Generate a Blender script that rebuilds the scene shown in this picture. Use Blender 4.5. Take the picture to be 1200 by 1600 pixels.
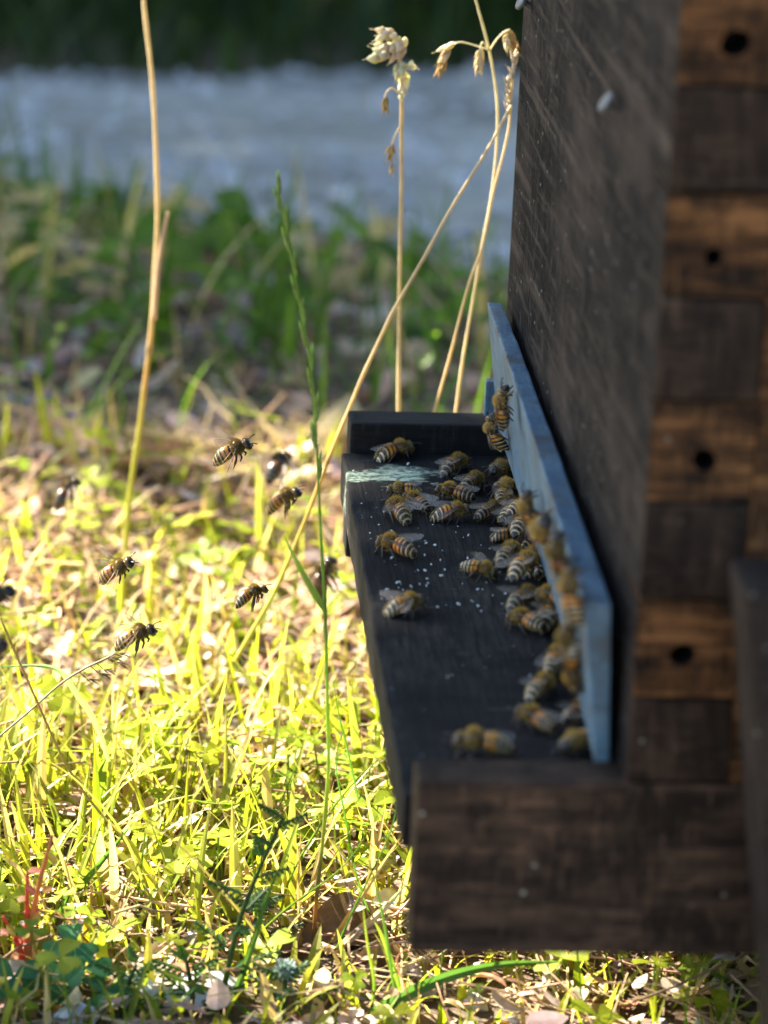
import bpy, bmesh, math, random
from mathutils import Vector, Matrix
R = math.radians
scene = bpy.context.scene
for o in list(bpy.data.objects): bpy.data.objects.remove(o)

# ------------------------------------------------------------------ camera
cam_d = bpy.data.cameras.new('camera'); cam = bpy.data.objects.new('camera', cam_d); scene.collection.objects.link(cam)
cr, cu, cf = Vector((0.99676845, -0.06793451, 0.04286679)), Vector((-0.01843918, 0.32589132, 0.9452274)), Vector((0.07818348, 0.94296328, -0.32358553))
cam.matrix_world = Matrix(((cr.x, cu.x, -cf.x, -0.12508), (cr.y, cu.y, -cf.y, -0.75946), (cr.z, cu.z, -cf.z, 0.32974), (0, 0, 0, 1)))
cam_d.sensor_fit = 'HORIZONTAL'; cam_d.sensor_width = 24; cam_d.lens = 106.58
cam_d.clip_start = 0.02; cam_d.clip_end = 500
cam_d.dof.use_dof = True; cam_d.dof.focus_distance = 1.055; cam_d.dof.aperture_fstop = 9.8; cam_d.dof.aperture_blades = 0
scene.camera = cam

# ------------------------------------------------------------------ light
EL = R(37); SH = Vector((-0.76, 0.65)).normalized()
SUN = Vector((SH.x*math.cos(EL), SH.y*math.cos(EL), math.sin(EL)))
world = bpy.data.worlds.new('World'); scene.world = world; world.use_nodes = True
wn = world.node_tree; bg = wn.nodes['Background']; sky = wn.nodes.new('ShaderNodeTexSky')
sky.sky_type = 'NISHITA'; sky.sun_disc = False; sky.sun_elevation = EL; sky.sun_rotation = math.atan2(SUN.x, SUN.y)
sky.air_density = 1.0; sky.dust_density = 0.6; sky.ozone_density = 1.5
wn.links.new(sky.outputs[0], bg.inputs[0]); bg.inputs[1].default_value = 0.05
sun_d = bpy.data.lights.new('sun', 'SUN'); sun_d.energy = 5.0; sun_d.angle = R(0.53); sun_d.color = (1.0, 0.91, 0.75)
sun = bpy.data.objects.new('sun', sun_d); scene.collection.objects.link(sun); sun.location = SUN*8
sun.rotation_euler = SUN.to_track_quat('Z', 'Y').to_euler()
vs = scene.view_settings; vs.view_transform = 'Standard'; vs.look = 'None'; vs.gamma = 1; vs.use_curve_mapping = False
vs.exposure = 3.12
scene.render.engine = 'CYCLES'
cy = scene.cycles; cy.use_denoising = True; cy.max_bounces = 8; cy.transparent_max_bounces = 12; cy.transmission_bounces = 6; cy.diffuse_bounces = 4
cy.sample_clamp_indirect = 6

# ------------------------------------------------------------------ helpers (all lengths in millimetres)
COL = scene.collection
S = 0.001
rnd = random.Random(11)
def lerp(a, b, t): return a+(b-a)*t
def smooth(a, b, x):
    t = max(0., min(1., (x-a)/(b-a))); return t*t*(3-2*t)
def tag(o, label=None, cat=None, group=None, kind=None):
    if label: o['label'] = label
    if cat: o['category'] = cat
    if group: o['group'] = group
    if kind: o['kind'] = kind
    return o
def empty(name, loc=(0, 0, 0)):
    o = bpy.data.objects.new(name, None); COL.objects.link(o); o.location = Vector(loc)*S; o.empty_display_size = 0.01; return o
class MB:
    def __init__(s): s.v = []; s.f = []; s.m = []; s.c = []
    def add(s, verts, faces, mat=0, col=(1, 1, 1)):
        n = len(s.v); s.v += [tuple(q) for q in verts]; s.c += [col]*len(verts)
        for f in faces: s.f.append(tuple(i+n for i in f)); s.m.append(mat)
    def box(s, a, b, mat=0, col=(1, 1, 1)):
        x0, y0, z0 = a; x1, y1, z1 = b
        s.add([(x0, y0, z0), (x1, y0, z0), (x1, y1, z0), (x0, y1, z0), (x0, y0, z1), (x1, y0, z1), (x1, y1, z1), (x0, y1, z1)],
              [(0, 3, 2, 1), (4, 5, 6, 7), (0, 1, 5, 4), (1, 2, 6, 5), (2, 3, 7, 6), (3, 0, 4, 7)], mat, col)
    def tube(s, pts, rad, n=6, mat=0, cols=None, col=(1, 1, 1)):
        pts = [Vector(q) for q in pts]; N = len(pts); base = len(s.v); ref = None
        for i, q in enumerate(pts):
            t = (pts[min(i+1, N-1)]-pts[max(i-1, 0)]); t = t.normalized() if t.length > 1e-9 else Vector((0, 0, 1))
            if ref is None: ref = t.orthogonal().normalized()
            ref = (ref-t*ref.dot(t)); ref = ref.normalized() if ref.length > 1e-6 else t.orthogonal().normalized()
            b = t.cross(ref); r = rad(i/(N-1)) if callable(rad) else rad
            for k in range(n):
                a = 2*math.pi*k/n; s.v.append(tuple(q+ref*(r*math.cos(a))+b*(r*math.sin(a)))); s.c.append(cols(i/(N-1)) if cols else col)
        for i in range(N-1):
            for k in range(n):
                s.f.append((base+i*n+k, base+i*n+(k+1) % n, base+(i+1)*n+(k+1) % n, base+(i+1)*n+k)); s.m.append(mat)
        s.f.append(tuple(base+k for k in reversed(range(n)))); s.m.append(mat)
        s.f.append(tuple(base+(N-1)*n+k for k in range(n))); s.m.append(mat)
    def blob(s, c, rx, ry, rz, axis=None, nu=6, nv=4, mat=0, col=(1, 1, 1), jit=0., rg=None):
        M = Matrix.Identity(3) if axis is None else Vector(axis).to_track_quat('X', 'Z').to_matrix()
        c = Vector(c); vs = [c+M @ Vector((rx, 0, 0))]; fs = []
        for i in range(1, nv):
            th = math.pi*i/nv
            for k in range(nu):
                a = 2*math.pi*k/nu; j = 1+(rg.uniform(-jit, jit) if rg else 0)
                vs.append(c+M @ Vector((rx*math.cos(th)*j, ry*math.sin(th)*math.cos(a)*j, rz*math.sin(th)*math.sin(a)*j)))
        vs.append(c-M @ Vector((rx, 0, 0)))
        for k in range(nu): fs.append((0, 1+k, 1+(k+1) % nu))
        for i in range(nv-2):
            for k in range(nu): a = 1+i*nu; fs.append((a+k, a+nu+k, a+nu+(k+1) % nu, a+(k+1) % nu))
        a = 1+(nv-2)*nu
        for k in range(nu): fs.append((a+k, len(vs)-1, a+(k+1) % nu))
        s.add(vs, fs, mat, col)
    def build(s, name, mats, parent=None, origin=(0, 0, 0), shade=False, bevel=0, seg=2):
        me = bpy.data.meshes.new(name); og = Vector(origin)
        me.from_pydata([tuple((Vector(q)-og)*S) for q in s.v], [], s.f)
        for m in (mats if isinstance(mats, (list, tuple)) else [mats]): me.materials.append(m)
        me.polygons.foreach_set('material_index', s.m)
        at = me.color_attributes.new('Col', 'FLOAT_COLOR', 'POINT')
        at.data.foreach_set('color', [x for c in s.c for x in (c[0], c[1], c[2], 1.0)])
        if bevel:
            bm = bmesh.new(); bm.from_mesh(me)
            ed = [e for e in bm.edges if len(e.link_faces) == 2 and e.calc_face_angle(0) > 0.6]
            bmesh.ops.bevel(bm, geom=ed, offset=bevel*S, segments=seg, profile=0.6, affect='EDGES'); bm.to_mesh(me); bm.free()
        if shade: me.polygons.foreach_set('use_smooth', [True]*len(me.polygons))
        me.update()
        o = bpy.data.objects.new(name, me); COL.objects.link(o); o.location = og*S
        if parent: o.parent = parent
        return o
def spline(pts, k=5):
    P = [Vector(q) for q in pts]; out = []
    for i in range(len(P)-1):
        a, b, c, d = P[max(i-1, 0)], P[i], P[i+1], P[min(i+2, len(P)-1)]
        for j in range(k):
            t = j/k; out.append(0.5*((2*b)+(c-a)*t+(2*a-5*b+4*c-d)*t*t+(3*b-a-3*c+d)*t**3))
    out.append(P[-1]); return out
def ter(x, y):
    s = max(0., y-600.)
    z = -130-0.12*s*s/(s+250.)
    if y > 4200: z += 0.09*(min(y, 9000)-4200)
    if -3000 < y < 3000 and abs(x) < 3000:
        z += 2.0*math.sin(x*.031+1.3)*math.sin(y*.027+.4)+1.1*math.sin(x*.083+y*.06)+.8*math.sin(y*.11-x*.05+2)
    return z

# ------------------------------------------------------------------ materials
def mat(name):
    m = bpy.data.materials.new(name); m.use_nodes = True; nt = m.node_tree; nt.nodes.clear()
    return m, nt
class NT:
    def __init__(s, name): s.m, s.t = mat(name)
    def n(s, typ, **kw):
        nd = s.t.nodes.new(typ)
        for k, v in kw.items():
            if k.startswith('_'): setattr(nd, k[1:], v)
            else: nd.inputs[k.replace('__', ' ')].default_value = v
        return nd
    def l(s, a, b): s.t.links.new(a, b)
    def coord(s, scale=(1, 1, 1), rand=0., rot=(0, 0, 0)):
        tc = s.n('ShaderNodeTexCoord'); mp = s.n('ShaderNodeMapping'); mp.inputs['Scale'].default_value = [v*1000 for v in scale]; mp.inputs['Rotation'].default_value = rot
        s.l(tc.outputs['Object'], mp.inputs['Vector'])
        if rand:
            oi = s.n('ShaderNodeObjectInfo'); ml = s.n('ShaderNodeMath', _operation='MULTIPLY'); ml.inputs[1].default_value = rand
            s.l(oi.outputs['Random'], ml.inputs[0]); cb = s.n('ShaderNodeCombineXYZ')
            for i in range(3): s.l(ml.outputs[0], cb.inputs[i])
            s.l(cb.outputs[0], mp.inputs['Location'])
        return mp.outputs[0]
    def noise(s, vec, scale, detail=4, rough=.6, dist=0.):
        nd = s.n('ShaderNodeTexNoise', Scale=scale, Detail=detail, Roughness=rough, Distortion=dist); s.l(vec, nd.inputs['Vector']); return nd.outputs['Fac']
    def vor(s, vec, scale, rnd_=1.):
        nd = s.n('ShaderNodeTexVoronoi', Scale=scale, Randomness=rnd_); s.l(vec, nd.inputs['Vector']); return nd
    def ramp(s, fac, stops, interp='LINEAR'):
        nd = s.n('ShaderNodeValToRGB'); cr_ = nd.color_ramp; cr_.interpolation = interp
        while len(cr_.elements) < len(stops): cr_.elements.new(0.5)
        for e, (p_, c) in zip(cr_.elements, stops): e.position = p_; e.color = (*c, 1) if len(c) == 3 else c
        s.l(fac, nd.inputs[0]); return nd.outputs[0]
    def mask(s, fac, a, b):
        nd = s.n('ShaderNodeMapRange'); nd.inputs[1].default_value = a; nd.inputs[2].default_value = b; s.l(fac, nd.inputs[0]); return nd.outputs[0]
    def mul(s, a, b, op='MULTIPLY'):
        nd = s.n('ShaderNodeMath', _operation=op)
        for i, q in enumerate((a, b)):
            if isinstance(q, (int, float)): nd.inputs[i].default_value = q
            else: s.l(q, nd.inputs[i])
        return nd.outputs[0]
    def mix(s, fac, a, b, blend='MIX'):
        nd = s.n('ShaderNodeMix', _data_type='RGBA', _blend_type=blend)
        for i, q in ((0, fac), (6, a), (7, b)):
            if isinstance(q, (int, float)): nd.inputs[i].default_value = q
            elif isinstance(q, tuple): nd.inputs[i].default_value = (*q, 1)
            else: s.l(q, nd.inputs[i])
        return nd.outputs[2]
    def bump(s, h, strength=.3, dist=.001):
        nd = s.n('ShaderNodeBump', Strength=strength, Distance=dist); s.l(h, nd.inputs['Height']); return nd.outputs[0]
    def out(s, base, rough=.7, nrm=None, spec=.4, **kw):
        b = s.n('ShaderNodeBsdfPrincipled'); b.inputs['Specular IOR Level'].default_value = spec
        for q, k in ((base, 'Base Color'), (rough, 'Roughness'), (nrm, 'Normal')):
            if q is None: continue
            if isinstance(q, tuple): b.inputs[k].default_value = (*q, 1)
            elif isinstance(q, (int, float)): b.inputs[k].default_value = q
            else: s.l(q, b.inputs[k])
        for k, v in kw.items(): b.inputs[k.replace('__', ' ')].default_value = v
        o = s.n('ShaderNodeOutputMaterial'); s.l(b.outputs[0], o.inputs[0]); return s.m

def m_tar():       # weathered, tarred front wall: grain runs along the board
    t = NT('tarred_front_wall'); g = t.coord((1, .07, 1)); c = t.coord()
    grain = t.noise(g, .35, 6, .65); big = t.noise(t.coord((1, .35, 1)), .03, 3, .6); fine = t.noise(t.coord((1, 1, .14)), .55, 5, .75)
    base = t.ramp(big, [(.38, (.003, .0027, .003)), (.5, (.012, .010, .009)), (.63, (.046, .035, .028))])
    base = t.mix(t.mul(t.mask(grain, .52, .68), .8), base, (.075, .059, .047)); base = t.mix(t.mul(t.mask(fine, .54, .66), .75), base, (.105, .088, .077))
    streak = t.noise(t.coord((1, .016, 1)), .13, 3, .5, .6); zone = t.mask(t.noise(t.coord((1, .4, 1)), .018, 3, .6), .42, .56); base = t.mix(t.mul(t.mul(t.mask(streak, .55, .68), zone), .8), base, (.13, .10, .078))
    v = t.vor(c, .15); sp = t.mask(v.outputs['Distance'], .10, .05); base = t.mix(t.mul(sp, .85), base, (.34, .32, .29))
    v2 = t.vor(t.coord((1, 1, .5)), .5); sp2 = t.mul(t.mask(v2.outputs['Distance'], .16, .08), t.mask(t.noise(c, .05, 2), .5, .62)); base = t.mix(t.mul(sp2, .5), base, (.22, .21, .2))
    h = t.mul(grain, fine, 'ADD')
    return t.out(base, .88, t.bump(h, .9, .002), .12)
def m_plank(name, c_dark, c_mid, c_lite, rand=300., axis=0, cov=(.35, .55, .75), speck=.5, spec=.3):   # grain along axis
    t = NT(name); sc = [1, 1, 1]; sc[axis] = .10; sc2 = [1, 1, 1]; sc2[axis] = .28
    g = t.coord(tuple(sc), rand); c = t.coord((1, 1, 1), rand); w = t.coord(tuple(sc2), rand)
    grain = t.noise(g, .30, 6, .65, .4); big = t.noise(w, .10, 4, .6); fine = t.noise(g, 1.6, 3, .7)
    f = t.mul(t.mul(grain, .55), t.mul(big, .45), 'ADD')
    base = t.ramp(f, [(cov[0], c_dark), (cov[1], c_mid), (cov[2], c_lite)])
    base = t.mix(t.mul(t.mask(fine, .52, .70), .5), base, tuple(q*.3 for q in c_mid))
    bl_ = t.noise(c, .055, 5, .7); base = t.mix(t.mul(t.mask(bl_, .47, .60), .85), base, c_dark)
    ck = [1, 1, 1]; ck[axis] = .035; cn = t.noise(t.coord(tuple(ck), rand), .22, 3, .6); ab = t.n('ShaderNodeMath', _operation='ABSOLUTE'); t.l(t.mul(cn, -.53, 'ADD'), ab.inputs[0]); base = t.mix(t.mul(t.mask(ab.outputs[0], .010, .003), .85), base, (.006, .005, .004))
    sv = [1, 1, 1]; sv[2 if axis == 0 else 0] = .12; saw = t.noise(t.coord(tuple(sv), rand), .7, 4, .7); base = t.mix(t.mul(t.mask(saw, .54, .72), .35), base, tuple(min(1, q*1.5) for q in c_lite))
    v = t.vor(c, .13); sp = t.mul(t.mask(v.outputs['Distance'], .12, .05), t.mask(t.noise(c, .06, 2), .5, .6)); base = t.mix(t.mul(sp, speck), base, (.34, .31, .23))
    return t.out(base, .72, t.bump(t.mul(grain, fine, 'ADD'), .5, .0009), spec)
def m_board():
    t = NT('blackened_landing_board'); g = t.coord((1, .06, 1)); c = t.coord()
    grain = t.noise(g, .6, 6, .7); big = t.noise(c, .03, 3)
    base = t.ramp(big, [(.35, (.007, .007, .008)), (.65, (.017, .016, .016))]); base = t.mix(t.mul(t.mask(grain, .56, .75), .6), base, (.050, .048, .044))
    # pale green lichen crust at the far outer corner, with a ragged shape of its own
    tc = t.n('ShaderNodeTexCoord'); sx = t.n('ShaderNodeSeparateXYZ'); t.l(tc.outputs['Object'], sx.inputs[0])
    X = t.mul(sx.outputs[0], 1000.); Y = t.mul(sx.outputs[1], 1000.)
    wx = t.mul(t.mul(t.noise(t.coord((.6, 1, 1)), .11, 5, .7), -.5, 'ADD'), 34.); wy = t.mul(t.mul(t.noise(t.coord((.6, 1.3, 1)), .15, 5, .75), -.5, 'ADD'), 30.)
    dx = t.mul(t.mul(t.mul(X, wx, 'ADD'), 37., 'ADD'), 1/15.); dy = t.mul(t.mul(t.mul(Y, wy, 'ADD'), -267., 'ADD'), 1/8.5)
    d = t.mul(t.mul(t.mul(dx, dx), t.mul(dy, dy), 'ADD'), t.mul(t.noise(t.coord((.5, 1, 1)), .3, 6, .75), 2.2), 'MULTIPLY')
    lm = t.mask(d, 1.25, .55); tex = t.noise(t.coord((.5, 1, 1)), .9, 5, .7)
    lcol = t.ramp(tex, [(.36, (.03, .045, .035)), (.47, (.22, .33, .24)), (.58, (.62, .70, .54))]); base = t.mix(lm, base, lcol)
    v = t.vor(c, .22); sp = t.mul(t.mask(v.outputs['Distance'], .10, .05), t.mask(t.noise(c, .035, 3), .5, .58)); base = t.mix(t.mul(sp, .7), base, (.30, .32, .33))
    wear = t.mul(t.mask(t.noise(t.coord((1, .4, 1)), .028, 5, .7), .47, .63), t.mask(t.noise(t.coord((1, .12, 1)), .5, 5, .75), .42, .66)); base = t.mix(t.mul(wear, .75), base, (.075, .068, .058))
    dr = t.vor(t.coord((1, .7, 1)), .055); drm = t.mul(t.mask(dr.outputs['Distance'], .10, .05), t.mask(t.noise(c, .4, 4, .7), .42, .6)); base = t.mix(t.mul(drm, .55), base, (.30, .24, .12))
    scr = t.noise(t.coord((.05, 1, 1)), .8, 2, .5); scm = t.mul(t.mask(scr, .64, .7), t.mask(t.noise(c, .05, 2), .54, .62)); base = t.mix(t.mul(scm, .6), base, (.20, .21, .22))
    return t.out(base, t.mask(grain, -1.4, 1.1), t.bump(t.mul(grain, t.mul(lm, t.mul(tex, 3.)), 'ADD'), .6, .0012), .1)
def m_blue():
    t = NT('worn_blue_paint'); c = t.coord((1, .25, 1)); n1 = t.noise(c, .5, 5, .7); n2 = t.noise(t.coord(), .08, 3)
    base = t.ramp(n2, [(.3, (.05, .115, .18)), (.7, (.11, .195, .255))]); base = t.mix(t.mul(t.mask(n1, .5, .75), .45), base, (.23, .32, .35))
    ch = t.noise(t.coord((1, .3, .8)), .30, 5, .7); base = t.mix(t.mask(ch, .62, .66), base, (.035, .026, .026)); gr = t.noise(t.coord((1, 1, .15)), .45, 4, .7); base = t.mix(t.mul(t.mask(gr, .52, .72), .75), base, (.045, .06, .07)); gm = t.noise(t.coord(), .045, 4, .7); base = t.mix(t.mul(t.mask(gm, .50, .66), .7), base, (.07, .06, .045))
    v = t.vor(t.coord(), .35); base = t.mix(t.mul(t.mask(v.outputs['Distance'], .12, .06), .7), base, (.03, .05, .08))
    return t.out(base, .5, t.bump(t.mul(n1, ch, 'ADD'), .4, .0008), .35)
def m_attr(name, transl=.5, rough=.5, spec=.3, nscale=.12, var=.35, tint=1.25):   # leaves, blades and straw: colour comes per blade
    t = NT(name); a = t.n('ShaderNodeVertexColor'); a.layer_name = 'Col'
    nz = t.noise(t.coord(), nscale, 3); f = t.mask(nz, .25, .75); sc = t.mul(t.mul(f, var), 1-var/2, 'ADD')
    cb = t.n('ShaderNodeCombineXYZ'); [t.l(sc, cb.inputs[i]) for i in range(3)]
    col = t.mix(1., a.outputs[0], cb.outputs[0], 'MULTIPLY')
    b = t.n('ShaderNodeBsdfPrincipled'); t.l(col, b.inputs['Base Color']); b.inputs['Roughness'].default_value = rough; b.inputs['Specular IOR Level'].default_value = spec
    tr = t.n('ShaderNodeBsdfTranslucent'); t.l(t.mix(1., col, (tint, tint*1.0, tint*.55), 'MULTIPLY'), tr.inputs[0])
    mx = t.n('ShaderNodeMixShader'); mx.inputs[0].default_value = transl; t.l(b.outputs[0], mx.inputs[1]); t.l(tr.outputs[0], mx.inputs[2])
    o = t.n('ShaderNodeOutputMaterial'); t.l(mx.outputs[0], o.inputs[0]); return t.m
def m_plain(name, c, rough=.6, spec=.4, bumpy=0., **kw):
    t = NT(name); nz = t.noise(t.coord(), .4, 4, .6); base = t.mix(t.mask(nz, .3, .7), tuple(q*.75 for q in c), tuple(min(1, q*1.2) for q in c))
    return t.out(base, rough, t.bump(nz, bumpy, .0006) if bumpy else None, spec, **kw)
def m_soil():
    t = NT('leaf_mould_soil'); c = t.coord(); n1 = t.noise(c, .06, 6, .7); n2 = t.noise(c, .007, 4, .6)
    base = t.ramp(n1, [(.3, (.035, .024, .017)), (.5, (.11, .075, .052)), (.7, (.25, .18, .13))]); base = t.mix(t.mul(t.mask(n2, .45, .6), .5), base, (.06, .065, .025))
    return t.out(base, .9, t.bump(n1, .8, .004), .2)
def m_gravel():
    t = NT('pale_limestone_gravel'); c = t.coord(); v = t.vor(c, .055); n2 = t.noise(c, .006, 4, .6)
    sp = t.n('ShaderNodeSeparateColor'); t.l(v.outputs['Color'], sp.inputs[0])
    base = t.ramp(sp.outputs[0], [(.0, (.27, .265, .22)), (.5, (.30, .295, .24)), (1., (.34, .33, .27))]); base = t.mix(t.mul(t.mask(n2, .42, .62), .75), base, (.16, .145, .12)); n3 = t.noise(t.coord((.3, 1, 1)), .004, 3, .6); base = t.mix(t.mul(t.mask(n3, .5, .62), .7), base, (.50, .47, .40))
    return t.out(base, .85, t.bump(t.mul(v.outputs['Distance'], -1.), .6, .006), .3)
TAR, BOARD, BLUE = m_tar(), m_board(), m_blue()
SIDEW = m_plank('warm_brown_side_wood', (.015, .009, .005), (.085, .038, .014), (.26, .118, .042), cov=(.40, .50, .62), spec=.12)
ENDW = m_plank('dark_end_grain', (.010, .006, .004), (.030, .018, .011), (.080, .050, .031), axis=2, speck=1., cov=(.38, .5, .64), spec=.15)
RAILW = m_plank('dark_brown_rail_wood', (.012, .008, .005), (.046, .028, .017), (.14, .078, .046), axis=0, speck=.8, cov=(.38, .50, .66), spec=.15)
POSTW = m_plank('grey_brown_post_wood', (.014, .010, .008), (.032, .024, .018), (.07, .052, .040), axis=2, spec=.15)
STEEL = m_plain('dull_galvanised_steel', (.13, .135, .135), .6, .4, .4, Metallic=.5)
HOLE = m_plain('dark_hole', (.012, .010, .008), .9, .1)
GRASS = m_attr('grass_blades', .55, .45, .3); LEAF = m_attr('soft_leaves', .50, .5, .3, .3); STRAW = m_attr('dry_straw', .30, .55, .3, .2, .3, 1.1)
LITTER = m_attr('dead_leaves', .22, .75, .2, .3, .5, 1.0); FOLI = m_attr('tree_foliage', .35, .5, .3); BARK = m_plain('bark', (.10, .075, .055), .9, .2, .6)
SOIL, GRAVEL = m_soil(), m_gravel()
STONE = m_attr('pale_stone', .0, .8, .3, .25, .4); CRUMB = m_plain('wax_crumbs', (.72, .74, .72), .5, .4)

# ------------------------------------------------------------------ ground, track
def axis_vals(core0, core1, step, far):
    v = []; q = core0
    while q <= core1: v.append(q); q += step
    d = step*2.; a = core1
    while a < far: a += d; d *= 1.5; v.append(a)
    d = step*2.; a = core0
    while a > -far: a -= d; d *= 1.5; v.insert(0, a)
    return v
gx, gy = axis_vals(-700, 700, 35, 60000), axis_vals(-200, 3200, 35, 60000)
mb = MB(); mb.v = [(x, y, ter(x, y)) for y in gy for x in gx]; mb.c = [(1, 1, 1)]*len(mb.v)
for j in range(len(gy)-1):
    for i in range(len(gx)-1):
        a = j*len(gx)+i; mb.f.append((a, a+1, a+1+len(gx), a+len(gx))); mb.m.append(0)
tag(mb.build('ground', SOIL, shade=True), kind='structure')
def track_near(x): return 1165-1.7*max(-500, min(300, x))+70*math.sin(x*.013+1)+25*math.sin(x*.031)
def track_far(x): return 2300+0.12*x+60*math.sin(x*.006)+20*math.sin(x*.04)
mb = MB(); xs = axis_vals(-900, 1100, 40, 9000); nn = 14
for x in xs:
    xc = max(-1500, min(1500, x)); a, b = track_near(xc), track_far(xc)
    for k in range(nn+1):
        y = lerp(a, b, k/nn); mb.v.append((x, y, ter(x, y)+4+3*math.sin(math.pi*k/nn))); mb.c.append((1, 1, 1))
for i in range(len(xs)-1):
    for k in range(nn):
        a = i*(nn+1)+k; mb.f.append((a, a+nn+1, a+nn+2, a+1)); mb.m.append(0)
tag(mb.build('gravel_track', GRAVEL, shade=True), kind='structure')
mb = MB(); r_ = random.Random(5)
for _ in range(900):
    x = r_.uniform(-420, 620); y = lerp(track_near(x), track_far(x), r_.random()); q = r_.choice([6, 7, 8, 10, 12])*r_.uniform(.6, 1.1); g = r_.uniform(.32, .52)
    mb.blob((x, y, ter(x, y)+5+q*.2), q, q*.8, q*.55, (r_.uniform(-1, 1), r_.uniform(-1, 1), .2), 5, 3, 0, (g, g*.97, g*.92), .2, r_)
tag(mb.build('track_pebbles', STONE), 'pale loose pebbles scattered over the gravel track', 'gravel', kind='stuff')

# ------------------------------------------------------------------ beehive
hive = tag(empty('beehive', (0, 0, -46)), 'dark weathered wooden beehive with finger jointed corner and narrow landing board', 'beehive')
HO = (0, 0, -46)
class PMB(MB):
    def build(s, name, mats, parent=None, **kw):   # child of the hive: hive coordinates, origin at the hive's base
        s.v = [(x, y, z+46) for x, y, z in s.v]; kw.pop('origin', None); return MB.build(s, name, mats, parent, **kw)
D, Ln, H, T, z1, F = 52.8, 304.1, 46.2, 25., 22.9, 25.04
WX, TOP = 420., 330.
def jbox(m, a, b, sub, jit, rg, mat=0):        # a box split along y with slightly worn, wavering edges
    n = sub; ys = [lerp(a[1], b[1], k/n) for k in range(n+1)]; base = len(m.v)
    for y in ys:
        for (x, z) in ((a[0], a[2]), (b[0], a[2]), (b[0], b[2]), (a[0], b[2])):
            m.v.append((x+rg.uniform(-jit, jit), y, z+rg.uniform(-jit, jit))); m.c.append((1, 1, 1))
    for k in range(n):
        q = base+k*4
        for i in range(4): m.f.append((q+i, q+4+i, q+4+(i+1) % 4, q+(i+1) % 4)); m.m.append(mat)
    m.f.append((base, base+1, base+2, base+3)); m.m.append(mat); q = base+n*4; m.f.append((q+3, q+2, q+1, q)); m.m.append(mat)
rg = random.Random(3)
m = PMB(); jbox(m, (0, T+.15, .3), (T, Ln, TOP), 30, .25, rg); front = m.build('front_panel', TAR, hive, bevel=1.0)
m = PMB(); m.box((T+.2, 0, .3), (WX, T, TOP)); side = m.build('side_panel', SIDEW, hive, bevel=1.0)
m = PMB(); m.box((T+.2, Ln-T, .3), (WX, Ln, TOP)); m.build('side_panel', SIDEW, hive, bevel=1.0)
m = PMB(); m.box((WX-T, T+.1, .3), (WX, Ln-T-.1, TOP)); m.build('back_panel', TAR, hive, bevel=1.0)
m = PMB(); m.box((-14, -10, TOP+.3), (WX+10, Ln+10, TOP+26)); m.build('lid', TAR, hive, bevel=2)
rows = [0.3]+[z1+F*k for k in range(13)]
holes = {1: (11.5, .45), 3: (13.3, .42), 5: (11.8, .40), 7: (13.0, .40), 9: (12, .5), 11: (12.5, .45)}
def finger(k, z0, z1_):
    m = PMB(); g = rg.uniform(.2, .5); a = (0+rg.uniform(-.1, .1), 0+rg.uniform(-.25, .25), z0+g); b = (T, T, z1_-g)
    orange = k % 2 == 1
    if orange and k in holes:
        hx, hf = holes[k]; hz = lerp(z0, z1_, hf); n = 16; rr = {1: 3.0, 3: 2.9, 5: 2.2, 7: 3.4}.get(k, 2.7)
        ring = []; outer = []
        for i in range(n):
            an = 2*math.pi*i/n+math.pi/n; c, s_ = math.cos(an), math.sin(an); wob = rr*(1+rg.uniform(-.05, .05)+.08*math.sin(an*2+k))
            ring.append((hx+wob*c, a[1], hz+wob*s_))
            tx = ((b[0]-hx)/c if c > 0 else (a[0]-hx)/c) if abs(c) > 1e-6 else 1e9; tz = ((b[2]-hz)/s_ if s_ > 0 else (a[2]-hz)/s_) if abs(s_) > 1e-6 else 1e9
            tt = min(tx, tz); outer.append((hx+tt*c, a[1], hz+tt*s_))
        V = ring+outer+[(x, 13, z) for x, y, z in ring]+[(a[0], a[1], a[2]), (b[0], a[1], a[2]), (b[0], a[1], b[2]), (a[0], a[1], b[2]), (a[0], b[1], a[2]), (b[0], b[1], a[2]), (b[0], b[1], b[2]), (a[0], b[1], b[2])]
        n3 = 3*n
        fr = []
        for i in range(n):
            j = (i+1) % n; p, q = outer[i], outer[j]; co = None
            if abs(p[0]-q[0]) > 1e-4 and abs(p[2]-q[2]) > 1e-4:      # corner between: insert the box corner
                for ci in range(4):
                    cv = V[n3+ci]
                    if min(abs(cv[0]-p[0]), abs(cv[2]-p[2])) < 1e-4 and min(abs(cv[0]-q[0]), abs(cv[2]-q[2])) < 1e-4: co = n3+ci
            fr.append((i, j, n+j, co, n+i) if co is not None else (i, j, n+j, n+i))
        m.add(V, fr, 0)
        base = len(m.v)-len(V)
        for i in range(n):
            j = (i+1) % n; m.f.append((base+i, base+2*n+i, base+2*n+j, base+j)); m.m.append(2)
        m.f.append(tuple(base+2*n+i for i in range(n))); m.m.append(2)
        q = base+n3
        for fc, mi in (((q+4, q+7, q+6, q+5), 0), ((q, q+4, q+5, q+1), 0), ((q+1, q+5, q+6, q+2), 0), ((q+2, q+6, q+7, q+3), 0), ((q+3, q+7, q+4, q), 1)): m.f.append(fc); m.m.append(mi)
        return m.build('joint_finger', [SIDEW, TAR, HOLE], side)
    m.box(a, b); m.m[5] = 1
    return m.build('joint_finger', [SIDEW if orange else ENDW, TAR], side if orange else front, bevel=.7)
for k in range(len(rows)-1): finger(k, rows[k], rows[k+1])
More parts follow.
